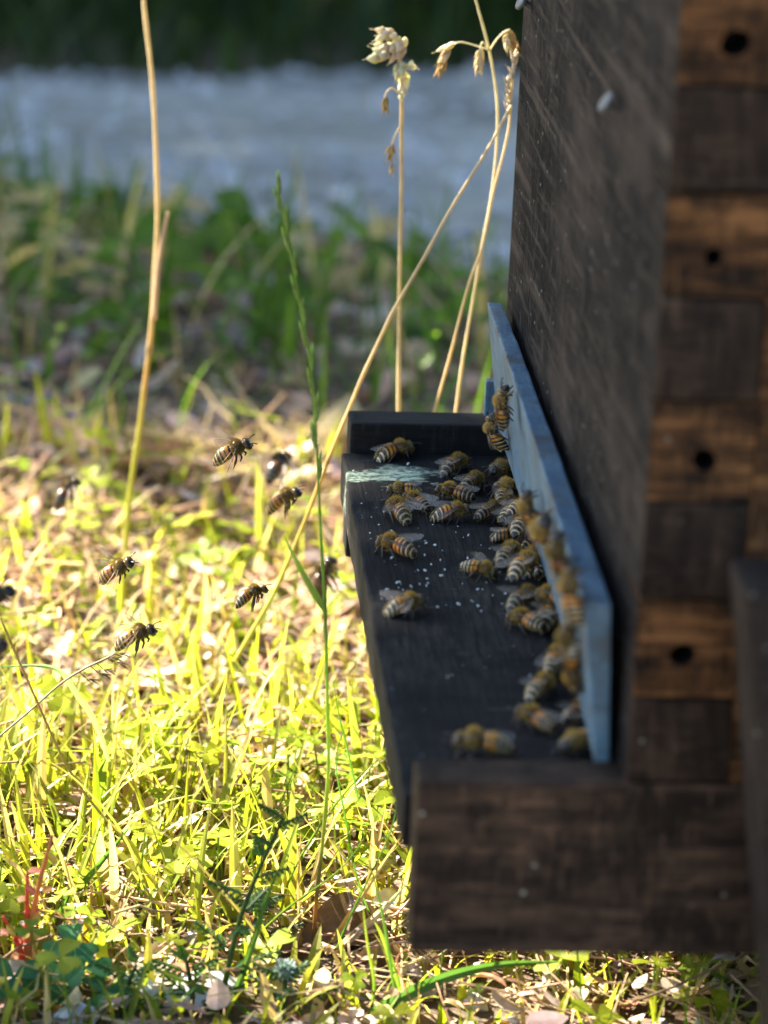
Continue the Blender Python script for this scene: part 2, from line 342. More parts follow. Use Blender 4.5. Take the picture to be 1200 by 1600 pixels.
# floor: near and far rails, landing board, inner floor
m = PMB(); jb = random.Random(8)
m.box((-D+2, 0, -H), (WX, 15, 0)); m.build('side_rail', RAILW, hive, bevel=1.2)
m = PMB(); m.box((-D+2.5, Ln-15, -H), (WX, Ln, 0)); m.build('side_rail', m_plank('blackened_rail_wood', (.007, .007, .007), (.015, .014, .014), (.04, .037, .034), spec=.15), hive, bevel=1.2)
m = PMB(); jbox(m, (-D, 15.1, -25), (8, Ln-15.1, -10), 40, .3, jb); lb = m.build('landing_board', BOARD, hive, bevel=.9)
m = PMB(); m.box((8.1, 15.1, -25), (WX-1, Ln-15.1, -10.2)); m.build('floor_board', BOARD, hive)
# blue entrance strip, leaning out at the top
m = PMB(); n = 24; jb = random.Random(4)
for k in range(n+1):
    t = k/n; y = lerp(14.5, 292, t); ta = lerp(0, 1, t); w = .5*math.sin(t*math.pi)
    for (x, z) in ((-11.2+3.4*ta+w, 42.2-1.2*ta), (-4.2+1.4*ta+w, 41.6-1.0*ta), (-1.8+1.5*min(1, ta*2), -1.5), (-5.6+3.2*min(1, ta*2.5), -1.5)):
        m.v.append((x+jb.uniform(-.12, .12), y, z+jb.uniform(-.12, .12))); m.c.append((1, 1, 1))
for k in range(n):
    q = 4*k
    for i in range(4): m.f.append((q+i, q+(i+1) % 4, q+4+(i+1) % 4, q+4+i)); m.m.append(0)
m.f.append((3, 2, 1, 0)); m.m.append(0); q = 4*n; m.f.append((q, q+1, q+2, q+3)); m.m.append(0)
strip = m.build('entrance_strip', BLUE, hive, bevel=.7); strip['label'] = 'worn blue painted strip guarding the hive entrance'
m = PMB(); m.box((-6.6, 292.6, 2), (-3.6, 296, 14)); m.build('strip_bracket', BLUE, hive, bevel=.4)
for (x, y, z, d) in ((-1.2, 284, 138.5, (-.85, -.12, .5)), (-1.2, 88, 149, (-.82, -.1, .55))):
    m = PMB(); dv = Vector(d).normalized(); c = Vector((x, y, z))
    m.tube([c-dv*5, c+dv*1.6], 1.1, 10); m.tube([c+dv*1.5, c+dv*1.8, c+dv*2.5, c+dv*2.8], lambda t: 3.0 if .1 < t < .9 else 2.6, 14); nl = m.build('nail', STEEL, hive)
    nl['label'] = 'bent nail head sticking out of the front wall'
for (x, y) in ((60, 60), (60, 250), (360, 60), (360, 250)):
    m = PMB(); m.box((x, y, -150), (x+40, y+40, -H-.2)); m.build('foot_block', RAILW, hive, bevel=1.5)

# leaning post in front of the hive's side
m = MB(); c0 = Vector((48.5, -30, -140)); ax = Vector((-.14, 0, 1)).normalized(); L_ = 208; w_ = 42
for k in range(9):
    c = c0+ax*(L_*k/8)
    for (x, y) in ((-2.5, -12), (w_, -12), (w_, 12), (-2.5, 12)): m.v.append((c.x+x+rg.uniform(-.3, .3), c.y+y, c.z+(0 if k < 8 else -.03*x))); m.c.append((1, 1, 1))
for k in range(8):
    for i in range(4): q = 4*k; m.f.append((q+i, q+(i+1) % 4, q+4+(i+1) % 4, q+4+i)); m.m.append(0)
m.f += [(3, 2, 1, 0), (32, 33, 34, 35)]; m.m += [0, 0]
tag(m.build('wooden_post', POSTW, origin=(48.5, -30, -140), bevel=2.2), 'short dark wooden post leaning beside the hive at the right edge', 'post')

# ------------------------------------------------------------------ plants: blades, leaves
def mixc(a, b, t): return tuple(lerp(p, q, t) for p, q in zip(a, b))
def jc(c, r_, j=.2):
    k = 1+r_.uniform(-j, j); return tuple(max(0, q*k*(1+r_.uniform(-j, j)*.3)) for q in c)
def blade(m, base, h, w, az, lean, curl, col, tipcol=None, seg=5, mat=0, fold=.25):
    base = Vector(base); d = Vector((math.cos(az), math.sin(az), 0)); sd = Vector((-d.y, d.x, 0)); V = []; C = []; pos = base.copy(); ang = lean
    for k in range(seg+1):
        t = k/seg; ww = w*.5*(1-t**2.2)*(0.75+.5*min(1, t*3)) if k < seg else 0.02*w
        up = Vector((0, 0, 1)); V += [pos-sd*ww, pos+d*(fold*ww), pos+sd*ww]; cc = mixc(col, tipcol or col, t); C += [cc]*3
        pos = pos+(d*math.sin(ang)+up*math.cos(ang))*(h/seg); ang += curl/seg
    n0 = len(m.v); m.v += [tuple(q) for q in V]; m.c += C
    for k in range(seg):
        q = n0+3*k
        m.f += [(q, q+1, q+4, q+3), (q+1, q+2, q+5, q+4)]; m.m += [mat, mat]
def leaflet(m, p, ln, w, nrm, d, col, mat=0, cup=.15, pts=5, heart=False):
    nrm = Vector(nrm).normalized(); d = Vector(d); d = (d-nrm*d.dot(nrm)); d = d.normalized() if d.length > 1e-6 else nrm.orthogonal().normalized(); sd = nrm.cross(d); p = Vector(p)
    prof = [(0, .08), (.25, .7), (.55, 1.), (.82, .78), (1., .12)] if not heart else [(0, .06), (.3, .55), (.65, .95), (.9, .9), (1., .55)]
    n0 = len(m.v)
    for i, (u, ww) in enumerate(prof):
        c = p+d*(ln*u)-nrm*(cup*ln*(u-.4)**2*1.2)
        if heart and i == 4: mid = p+d*(ln*.90)
        else: mid = c
        m.v += [tuple(c-sd*(w*.5*ww)+nrm*(cup*w*ww*.5)), tuple(mid), tuple(c+sd*(w*.5*ww)+nrm*(cup*w*ww*.5))]; m.c += [col, tuple(q*1.12 for q in col), col]
    for i in range(len(prof)-1):
        q = n0+3*i; m.f += [(q, q+1, q+4, q+3), (q+1, q+2, q+5, q+4)]; m.m += [mat, mat]
def rvec(r_, up=.6):
    v = Vector((r_.gauss(0, 1), r_.gauss(0, 1), r_.gauss(0, 1))).normalized()*(1-up)+Vector((0, 0, up)); return v.normalized()
def clear_of_hive(x, y): return not (85 < x < 440 and -20 < y < 330) and not (abs(y+30) < 16 and 25 < x < 85)
GREEN = (.165, .24, .014); YGREEN = (.335, .355, .016); DRY = (.52, .39, .20); PINKISH = (.42, .27, .18); DKG = (.055, .115, .018)

# sunlit grass round the hive
m = MB(); r_ = random.Random(21)
def zone():
    if r_.random() < .86: return r_.uniform(-270, 190), r_.uniform(95, 650)
    return r_.uniform(-800, 700), r_.uniform(-250, 750)
n = 0
while n < 3900:
    x, y = zone() if n < 2850 else (r_.uniform(-210, 84), r_.uniform(105, 300))
    if not clear_of_hive(x, y) or (x+54)**2+(y-166)**2 < 22**2: continue
    if y > 420 and r_.random() < .35: continue
    cl = .5+.5*math.sin(x*.045+1)*math.sin(y*.036+x*.02)
    if r_.random() > .35+.65*cl: continue
    n += 1; q = r_.random(); hmax = 46 if x > -70 and y < 320 else (40 if y > 330 else 54)
    h = r_.uniform(18, hmax)*(1.25 if r_.random() < .07 else 1)*(.5 if y < 170 else 1.)
    if y < 140 and r_.random() < .2: continue
    c = jc(mixc((.09, .16, .010) if r_.random() < .3 else GREEN, YGREEN, r_.random()), r_, .25) if q < .78 else jc(DRY, r_, .2)
    blade(m, (x, y, ter(x, y)-2), h, r_.choice([1.0, 1.3, 1.6, 2.0, 2.6, 3.6]), r_.uniform(0, 6.283), r_.uniform(.02, .55), r_.uniform(.0, 1.5), c, mixc(c, DRY, r_.uniform(0, .5)), 5)
tag(m.build('meadow_grass', GRASS), 'short sunlit yellow green grass spread over the ground', 'grass', kind='stuff')
# clover and small round leaves
m = MB(); r_ = random.Random(31); n = 0
while n < 800:
    x, y = zone() if n < 680 else (r_.uniform(-210, 84), r_.uniform(110, 300))
    if not clear_of_hive(x, y) or (x+54)**2+(y-166)**2 < 24**2 or (y > 340 and r_.random() < .55): continue
    if r_.random() > .25+.75*(.5+.5*math.sin(x*.03+4)*math.cos(y*.028-1)): continue
    n += 1
    if y < 150 and r_.random() < .5: continue
    h = r_.uniform(6, 34); z = ter(x, y)+h; top = (x+r_.uniform(-6, 6), y+r_.uniform(-6, 6), z); c = jc(mixc(GREEN, YGREEN, r_.random()*.8), r_, .25)
    m.tube([(x, y, z-h-1), top], .35, 3, col=jc(GREEN, r_)); a0 = r_.uniform(0, 6.28); ln = r_.choice([2.5, 3.5, 4.5, 6, 8.5])*r_.uniform(.8, 1.2); nrm = rvec(r_, .72)
    for k in range(3):
        a = a0+k*2.094; leaflet(m, top, ln, ln*.95, nrm, (math.cos(a), math.sin(a), 0), c, 0, .15, heart=True)
tag(m.build('clover_cover', LEAF), 'low clover leaves growing among the sunlit grass', 'clover', kind='stuff')
# dead leaves and straw lying on the soil
m = MB(); r_ = random.Random(41)
for i in range(13000):
    if r_.random() < .62: x, y = r_.uniform(-280, 200), r_.uniform(60, 680)
    elif r_.random() < .7: x, y = r_.uniform(-420, 420), r_.uniform(620, 1420)
    else: x, y = r_.uniform(-900, 800), r_.uniform(-300, 1400)
    if y > track_near(x)-10: continue
    z = ter(x, y)+r_.uniform(0, 5 if r_.random() < .7 or y > 660 else 14); c = jc(r_.choice([DRY, PINKISH, (.58, .36, .24), (.62, .44, .30), (.46, .31, .24), (.55, .43, .33), (.17, .10, .06), (.30, .15, .08), (.62, .50, .42), (.26, .20, .20)]), r_, .25)
    if r_.random() < .62: ln = r_.uniform(4, 13 if y < 260 else 20 if y < 600 else 34); leaflet(m, (x, y, z), ln, ln*r_.uniform(.35, .7), rvec(r_, .7), rvec(r_, 0), c, 0, r_.uniform(-.5, .6))
    else:
        a = r_.uniform(0, 6.28); ln = r_.uniform(15, 70); v = Vector((math.cos(a), math.sin(a), r_.uniform(-.1, .35))); p = Vector((x, y, z+1))
        ln *= .6 if y < 260 else 1; m.tube([p, p+v*ln*.33+Vector((0, 0, r_.uniform(-2, 3))), p+v*ln*.66+Vector((r_.uniform(-2, 2), r_.uniform(-2, 2), r_.uniform(-1, 2))), p+v*ln], r_.uniform(.2, .5 if y < 400 else .8), 4, col=jc(r_.choice([DRY, PINKISH, (.3, .2, .12)]), r_, .3))
tag(m.build('leaf_litter', LITTER), 'dead leaves and bits of straw strewn over the soil', 'leaf litter', kind='stuff')
# taller weeds in the shade up to the track
m = MB(); r_ = random.Random(51)
for i in range(5000):
    x = r_.uniform(-520, 620); y = r_.uniform(640, 1900)
    if y > track_near(x)+r_.gauss(-35, 30): continue
    cl = .5+.5*math.sin(x*.02+2.2+y*.004)*math.sin(y*.015+x*.006)
    if r_.random() > (.10 if y > 900 else .42)+.8*cl: continue
    c = jc(mixc((.045, .10, .012), (.15, .26, .025), r_.random()), r_, .3) if r_.random() < .85 else jc(DRY, r_)
    if r_.random() < .7: blade(m, (x, y, ter(x, y)-2), (r_.uniform(30, 120) if y > 780 else r_.uniform(25, 80))*lerp(.4, 1, smooth(0, 350, track_near(x)-y)), r_.uniform(1.5, 5) if y > 780 else r_.uniform(1.2, 2.6), r_.uniform(0, 6.28), r_.uniform(0, .5), r_.uniform(0, 1.3), c, None, 5)
    else:
        h = r_.uniform(10, 70)*lerp(.3, 1, smooth(0, 350, track_near(x)-y)); a0 = r_.uniform(0, 6.28); z = ter(x, y)
        for k in range(r_.randint(2, 5)): a = a0+k*2.1; ln = r_.uniform(12, 30) if y > 820 else r_.uniform(5, 11); leaflet(m, (x, y, z+h*(1-.18*k)), ln, ln*.6, rvec(r_, .6), (math.cos(a), math.sin(a), .25), c)
tag(m.build('shaded_weeds', GRASS), 'dark green weeds growing in the shade before the track', 'weeds', kind='stuff')
m = MB(); r_ = random.Random(61)
for i in range(1500):
    x = r_.uniform(-700, 900); y = track_far(x)+r_.uniform(-20, 900)
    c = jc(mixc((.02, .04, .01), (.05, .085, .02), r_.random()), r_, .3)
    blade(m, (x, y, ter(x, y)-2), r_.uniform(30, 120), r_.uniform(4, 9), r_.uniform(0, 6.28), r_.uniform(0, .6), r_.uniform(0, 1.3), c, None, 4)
tag(m.build('verge_grass', GRASS), 'dark verge grass along the far side of the track', 'grass', kind='stuff')

# ------------------------------------------------------------------ single stalks
ST = {'straw_left': [(-119.7, 440.0, 121.0),(-118.7, 440.0, 107.5),(-115.7, 440.0, 82.4),(-113.7, 440.0, 61.6),(-112.3, 440.0, 26.3),(-113.1, 440.0, -2.4),(-114.5, 440.0, -24.2),(-116.4, 440.0, -43.8),(-119.2, 440.0, -68.7),(-121.2, 440.0, -91.3),(-122.0, 440.0, -124.3)], 'straw_left_leaf': [(-108.7, 438.0, 31.2),(-110.3, 438.0, 21.7),(-111.9, 438.0, 7.8),(-112.7, 438.0, -9.0)], 'rye': [(-82.3, 170.0, 107.4),(-79.0, 170.0, 93.7),(-74.7, 170.0, 73.4),(-70.5, 170.0, 52.7),(-68.2, 170.0, 29.8),(-65.8, 170.0, 0.6),(-64.0, 170.0, -19.1),(-62.1, 170.0, -49.3),(-61.1, 170.0, -69.7),(-61.7, 170.0, -90.5),(-63.0, 170.0, -111.5),(-63.6, 170.0, -132.8)], 'rye_leaf': [(-63.7, 168.0, -19.8),(-67.6, 168.0, -13.5),(-72.6, 168.0, -4.7),(-76.9, 168.0, 4.1)], 'oat': [(-34.2, 365.0, 108.9),(-32.5, 365.0, 94.8),(-31.4, 365.0, 69.6),(-30.4, 365.0, 36.2),(-28.6, 365.0, -17.4),(-27.4, 365.0, -56.0)], 'diag': [(2.6, 345.0, 93.6),(-4.9, 345.0, 78.3),(-16.6, 345.0, 56.2),(-25.4, 345.0, 38.3),(-34.3, 345.0, 20.3),(-41.2, 345.0, 3.3),(-47.1, 345.0, -12.7),(-53.0, 345.0, -30.0),(-59.9, 345.0, -50.9),(-68.3, 345.0, -74.9),(-77.2, 345.0, -93.5),(-86.3, 345.0, -111.6),(-97.3, 345.0, -133.4)], 'arch': [(-10.9, 362.0, 133.7),(-9.4, 362.0, 125.2),(-3.8, 362.0, 108.2),(-0.5, 362.0, 90.9),(0.3, 362.0, 76.9),(-0.8, 362.0, 57.4),(-3.3, 362.0, 37.7),(-6.3, 362.0, 10.4),(-8.9, 362.0, -16.3),(-11.9, 362.0, -54.7)], 'lean': [(3.8, 355.0, 105.5),(3.5, 355.0, 88.2),(2.6, 355.0, 77.3),(-0.5, 355.0, 62.7),(-3.0, 355.0, 44.0),(-6.9, 355.0, 30.5),(-11.6, 355.0, 7.8),(-16.3, 355.0, -14.3),(-23.8, 355.0, -52.5)], 'arch_b1': [(-4.0, 362.0, 108.6),(-8.1, 362.0, 109.8),(-14.0, 362.0, 110.9),(-16.9, 362.0, 108.7),(-18.4, 362.0, 105.2),(-19.8, 362.0, 102.1)], 'arch_b2': [(-4.3, 361.0, 108.8),(-6.2, 361.0, 111.4),(-6.9, 361.0, 109.6),(-7.0, 361.0, 106.2),(-7.4, 361.0, 102.3)], 'arch_b3': [(-3.7, 363.0, 108.2),(-1.5, 363.0, 112.0),(0.9, 363.0, 114.6),(2.8, 363.0, 115.5)], 'panicle': [(-159.2, 205.0, -75.6),(-149.6, 205.0, -66.6),(-140.9, 205.0, -58.1),(-134.3, 205.0, -53.4),(-129.5, 205.0, -50.8),(-126.2, 205.0, -49.1)], 'orange': [(-159.2, 200.0, -35.1),(-148.5, 200.0, -60.8),(-136.6, 200.0, -86.9),(-119.7, 200.0, -109.1),(-101.5, 200.0, -130.5),(-93.3, 200.0, -141.4)], 'bk1': [(-144.5, 185.0, -132.8),(-136.9, 185.0, -120.5),(-127.4, 185.0, -107.6),(-118.4, 185.0, -95.0)], 'bk2': [(-143.6, 190.0, -135.9),(-138.9, 190.0, -124.0),(-132.2, 190.0, -110.0),(-127.6, 190.0, -96.5)], 'bk3': [(-92.2, 128.0, -132.7),(-87.5, 128.0, -120.3),(-83.2, 128.0, -104.9),(-79.9, 128.0, -91.7),(-76.3, 128.0, -80.6)], 'bk4': [(-39.9, 130.0, -133.3),(-43.0, 130.0, -116.8),(-46.0, 130.0, -100.4),(-49.3, 130.0, -87.3),(-52.5, 130.0, -76.6)], 'bk5': [(-49.1, 132.0, -134.4),(-47.7, 132.0, -122.0),(-50.1, 132.0, -109.6),(-52.4, 132.0, -94.3)], 'bk6': [(-52.2, 128.0, -132.4),(-43.1, 128.0, -125.7),(-28.6, 128.0, -117.7),(-12.0, 128.0, -113.0),(6.6, 128.0, -111.8)], 'bk7': [(78.7, 140.0, -137.7),(66.4, 140.0, -129.3),(56.4, 140.0, -123.0),(48.4, 140.0, -118.5)], 'bk8': [(75.4, 150.0, -134.3),(69.1, 150.0, -129.1),(61.9, 150.0, -124.2)], 'bk9': [(-38.3, 136.0, -136.4),(-39.1, 136.0, -127.0),(-45.2, 136.0, -109.5),(-48.2, 136.0, -103.4)], 'bk10': [(-102.7, 160.0, -140.9),(-85.0, 160.0, -123.8),(-72.1, 160.0, -110.6),(-55.5, 160.0, -96.2),(-44.9, 160.0, -76.5)], 'bk11': [(-67.6, 150.0, -144.0),(-75.9, 150.0, -122.9),(-91.6, 150.0, -101.3),(-103.2, 150.0, -88.0),(-115.5, 150.0, -78.0),(-120.1, 150.0, -76.0)], 'bk12': [(-66.8, 172.0, -138.1),(-67.9, 172.0, -118.9),(-68.6, 172.0, -108.3),(-68.4, 172.0, -91.5)], 'bk13': [(-57.8, 165.0, -128.1),(-50.4, 165.0, -120.6),(-43.0, 165.0, -113.1),(-36.7, 165.0, -105.0)], 'bk14': [(-63.2, 168.0, -136.1),(-54.2, 168.0, -118.9),(-46.1, 168.0, -104.0),(-39.0, 168.0, -91.4)], 'bk15': [(-132.7, 172.0, -129.1),(-117.2, 172.0, -132.1),(-100.0, 172.0, -126.0),(-80.9, 172.0, -121.1),(-65.6, 172.0, -117.8)], 'bk16': [(-157.4, 165.0, -116.4),(-142.2, 165.0, -115.0),(-134.6, 165.0, -120.8),(-126.8, 165.0, -130.9)], 'bk17': [(-82.1, 125.0, -131.0),(-89.8, 125.0, -122.9),(-104.6, 125.0, -116.9),(-121.3, 125.0, -108.9)], 'bk18': [(-61.3, 158.0, -148.1),(-58.3, 158.0, -126.8),(-51.4, 158.0, -106.7),(-42.8, 158.0, -84.8),(-41.2, 158.0, -69.4)], 'bk19': [(43.0, 145.0, -140.5),(24.8, 145.0, -126.9),(9.7, 145.0, -130.2),(-13.1, 145.0, -132.9),(-26.1, 145.0, -138.9)], 'bk20': [(-51.1, 178.0, -83.5),(-54.6, 178.0, -68.9),(-57.9, 178.0, -56.6),(-60.3, 178.0, -44.4)], 'bk21': [(-126.0, 215.0, -87.9),(-130.2, 215.0, -75.1),(-136.2, 215.0, -65.6),(-141.2, 215.0, -58.3),(-148.0, 215.0, -56.3),(-159.7, 215.0, -56.9)], 'bk22': [(-38.2, 122.0, -120.9),(-42.5, 122.0, -108.7),(-37.0, 122.0, -106.6),(-35.1, 122.0, -129.1)], 'bk23': [(-74.3, 182.0, -134.5),(-71.1, 182.0, -113.0),(-62.1, 182.0, -93.8),(-51.1, 182.0, -77.9),(-42.8, 182.0, -69.4)], 'bk24': [(-80.8, 186.0, -140.9),(-80.5, 186.0, -119.3),(-75.5, 186.0, -93.7),(-68.5, 186.0, -72.5)], 'bk25': [(-41.7, 174.0, -130.3),(-50.3, 174.0, -109.0),(-55.0, 174.0, -88.0),(-58.6, 174.0, -69.4),(-56.2, 174.0, -57.0)], 'bk26': [(-109.4, 180.0, -138.2),(-113.7, 180.0, -116.8),(-121.8, 180.0, -95.7),(-135.4, 180.0, -79.2),(-146.9, 180.0, -71.1)]}
BL = [('bk1', 2.2, (0.05, 0.11, 0.02), (0.07, 0.15, 0.03), 'broad dark green blade leaning right near the left edge'), ('bk2', 1.8, (0.05, 0.11, 0.02), (0.07, 0.15, 0.03), 'narrower dark green blade behind the broad leaning one'), ('bk3', 2.0, (0.06, 0.11, 0.03), (0.07, 0.15, 0.03), 'dark green blade rising from the bottom centre'), ('bk4', 0.9, (0.05, 0.11, 0.02), (0.07, 0.15, 0.03), 'thin dark blade bending left in front of the rail'), ('bk5', 1.0, (0.05, 0.11, 0.02), (0.2, 0.26, 0.03), 'short dark blade at the bottom, left of the rail'), ('bk6', 3.6, (0.05, 0.13, 0.03), (0.06, 0.13, 0.03), 'wide dark green blade arching right under the rail'), ('bk7', 2.2, (0.1, 0.16, 0.03), (0.07, 0.15, 0.03), 'green blade drooping under the right end of the rail'), ('bk8', 2.4, (0.05, 0.11, 0.02), (0.07, 0.15, 0.03), 'dark blade beside the foot of the leaning post'), ('bk9', 1.6, (0.07, 0.15, 0.03), (0.2, 0.26, 0.03), 'green blade curving up beside the rail corner'), ('bk10', 0.7, (0.14, 0.2, 0.04), (0.05, 0.11, 0.02), 'long wiry green stem slanting up to the right'), ('bk11', 0.6, (0.22, 0.18, 0.07), (0.16, 0.12, 0.06), 'long wiry brown stem slanting up to the left'), ('bk12', 0.9, (0.3, 0.2, 0.1), (0.3, 0.2, 0.1), 'short dry brown stem left of the green spike stalk'), ('bk13', 2.6, (0.42, 0.3, 0.2), (0.4, 0.42, 0.42), 'pale grey dry blade leaning against the rail corner'), ('bk14', 1.6, (0.4, 0.28, 0.12), (0.5, 0.38, 0.2), 'straw coloured blade leaning right towards the rail'), ('bk15', 1.0, (0.2, 0.26, 0.03), (0.3, 0.3, 0.08), 'yellow green blade lying flat across the grass'), ('bk16', 0.7, (0.3, 0.2, 0.1), (0.2, 0.12, 0.08), 'arched thin brown stem near the left edge'), ('bk17', 1.6, (0.07, 0.15, 0.03), (0.16, 0.2, 0.04), 'green blade lying towards the left at the bottom'), ('bk18', 0.6, (0.05, 0.11, 0.02), (0.05, 0.11, 0.02), 'very thin dark stem crossing the green spike stalk'), ('bk19', 0.7, (0.3, 0.2, 0.1), (0.3, 0.2, 0.12), 'thin brown stem lying across the ground under the hive'), ('bk20', 0.6, (0.07, 0.15, 0.03), (0.05, 0.11, 0.02), 'thin green stem standing close right of the spike stalk'), ('bk21', 1.8, (0.24, 0.32, 0.14), (0.12, 0.24, 0.14), 'pale green arching blade bending out at the left edge'), ('bk22', 0.5, (0.3, 0.12, 0.14), (0.3, 0.2, 0.1), 'short purplish stem at the rail corner'), ('bk23', 0.7, (0.14, 0.2, 0.04), (0.05, 0.11, 0.02), 'thin arching stem curving right towards the landing board edge'), ('bk24', 0.6, (0.18, 0.22, 0.05), (0.07, 0.15, 0.03), 'upright wiry stem left of the spike stalk foot'), ('bk25', 0.6, (0.07, 0.15, 0.03), (0.05, 0.11, 0.02), 'thin dark stem bowed left close to the board edge'), ('bk26', 0.8, (0.2, 0.24, 0.05), (0.3, 0.28, 0.08), 'thin green stem arching towards the left edge')]
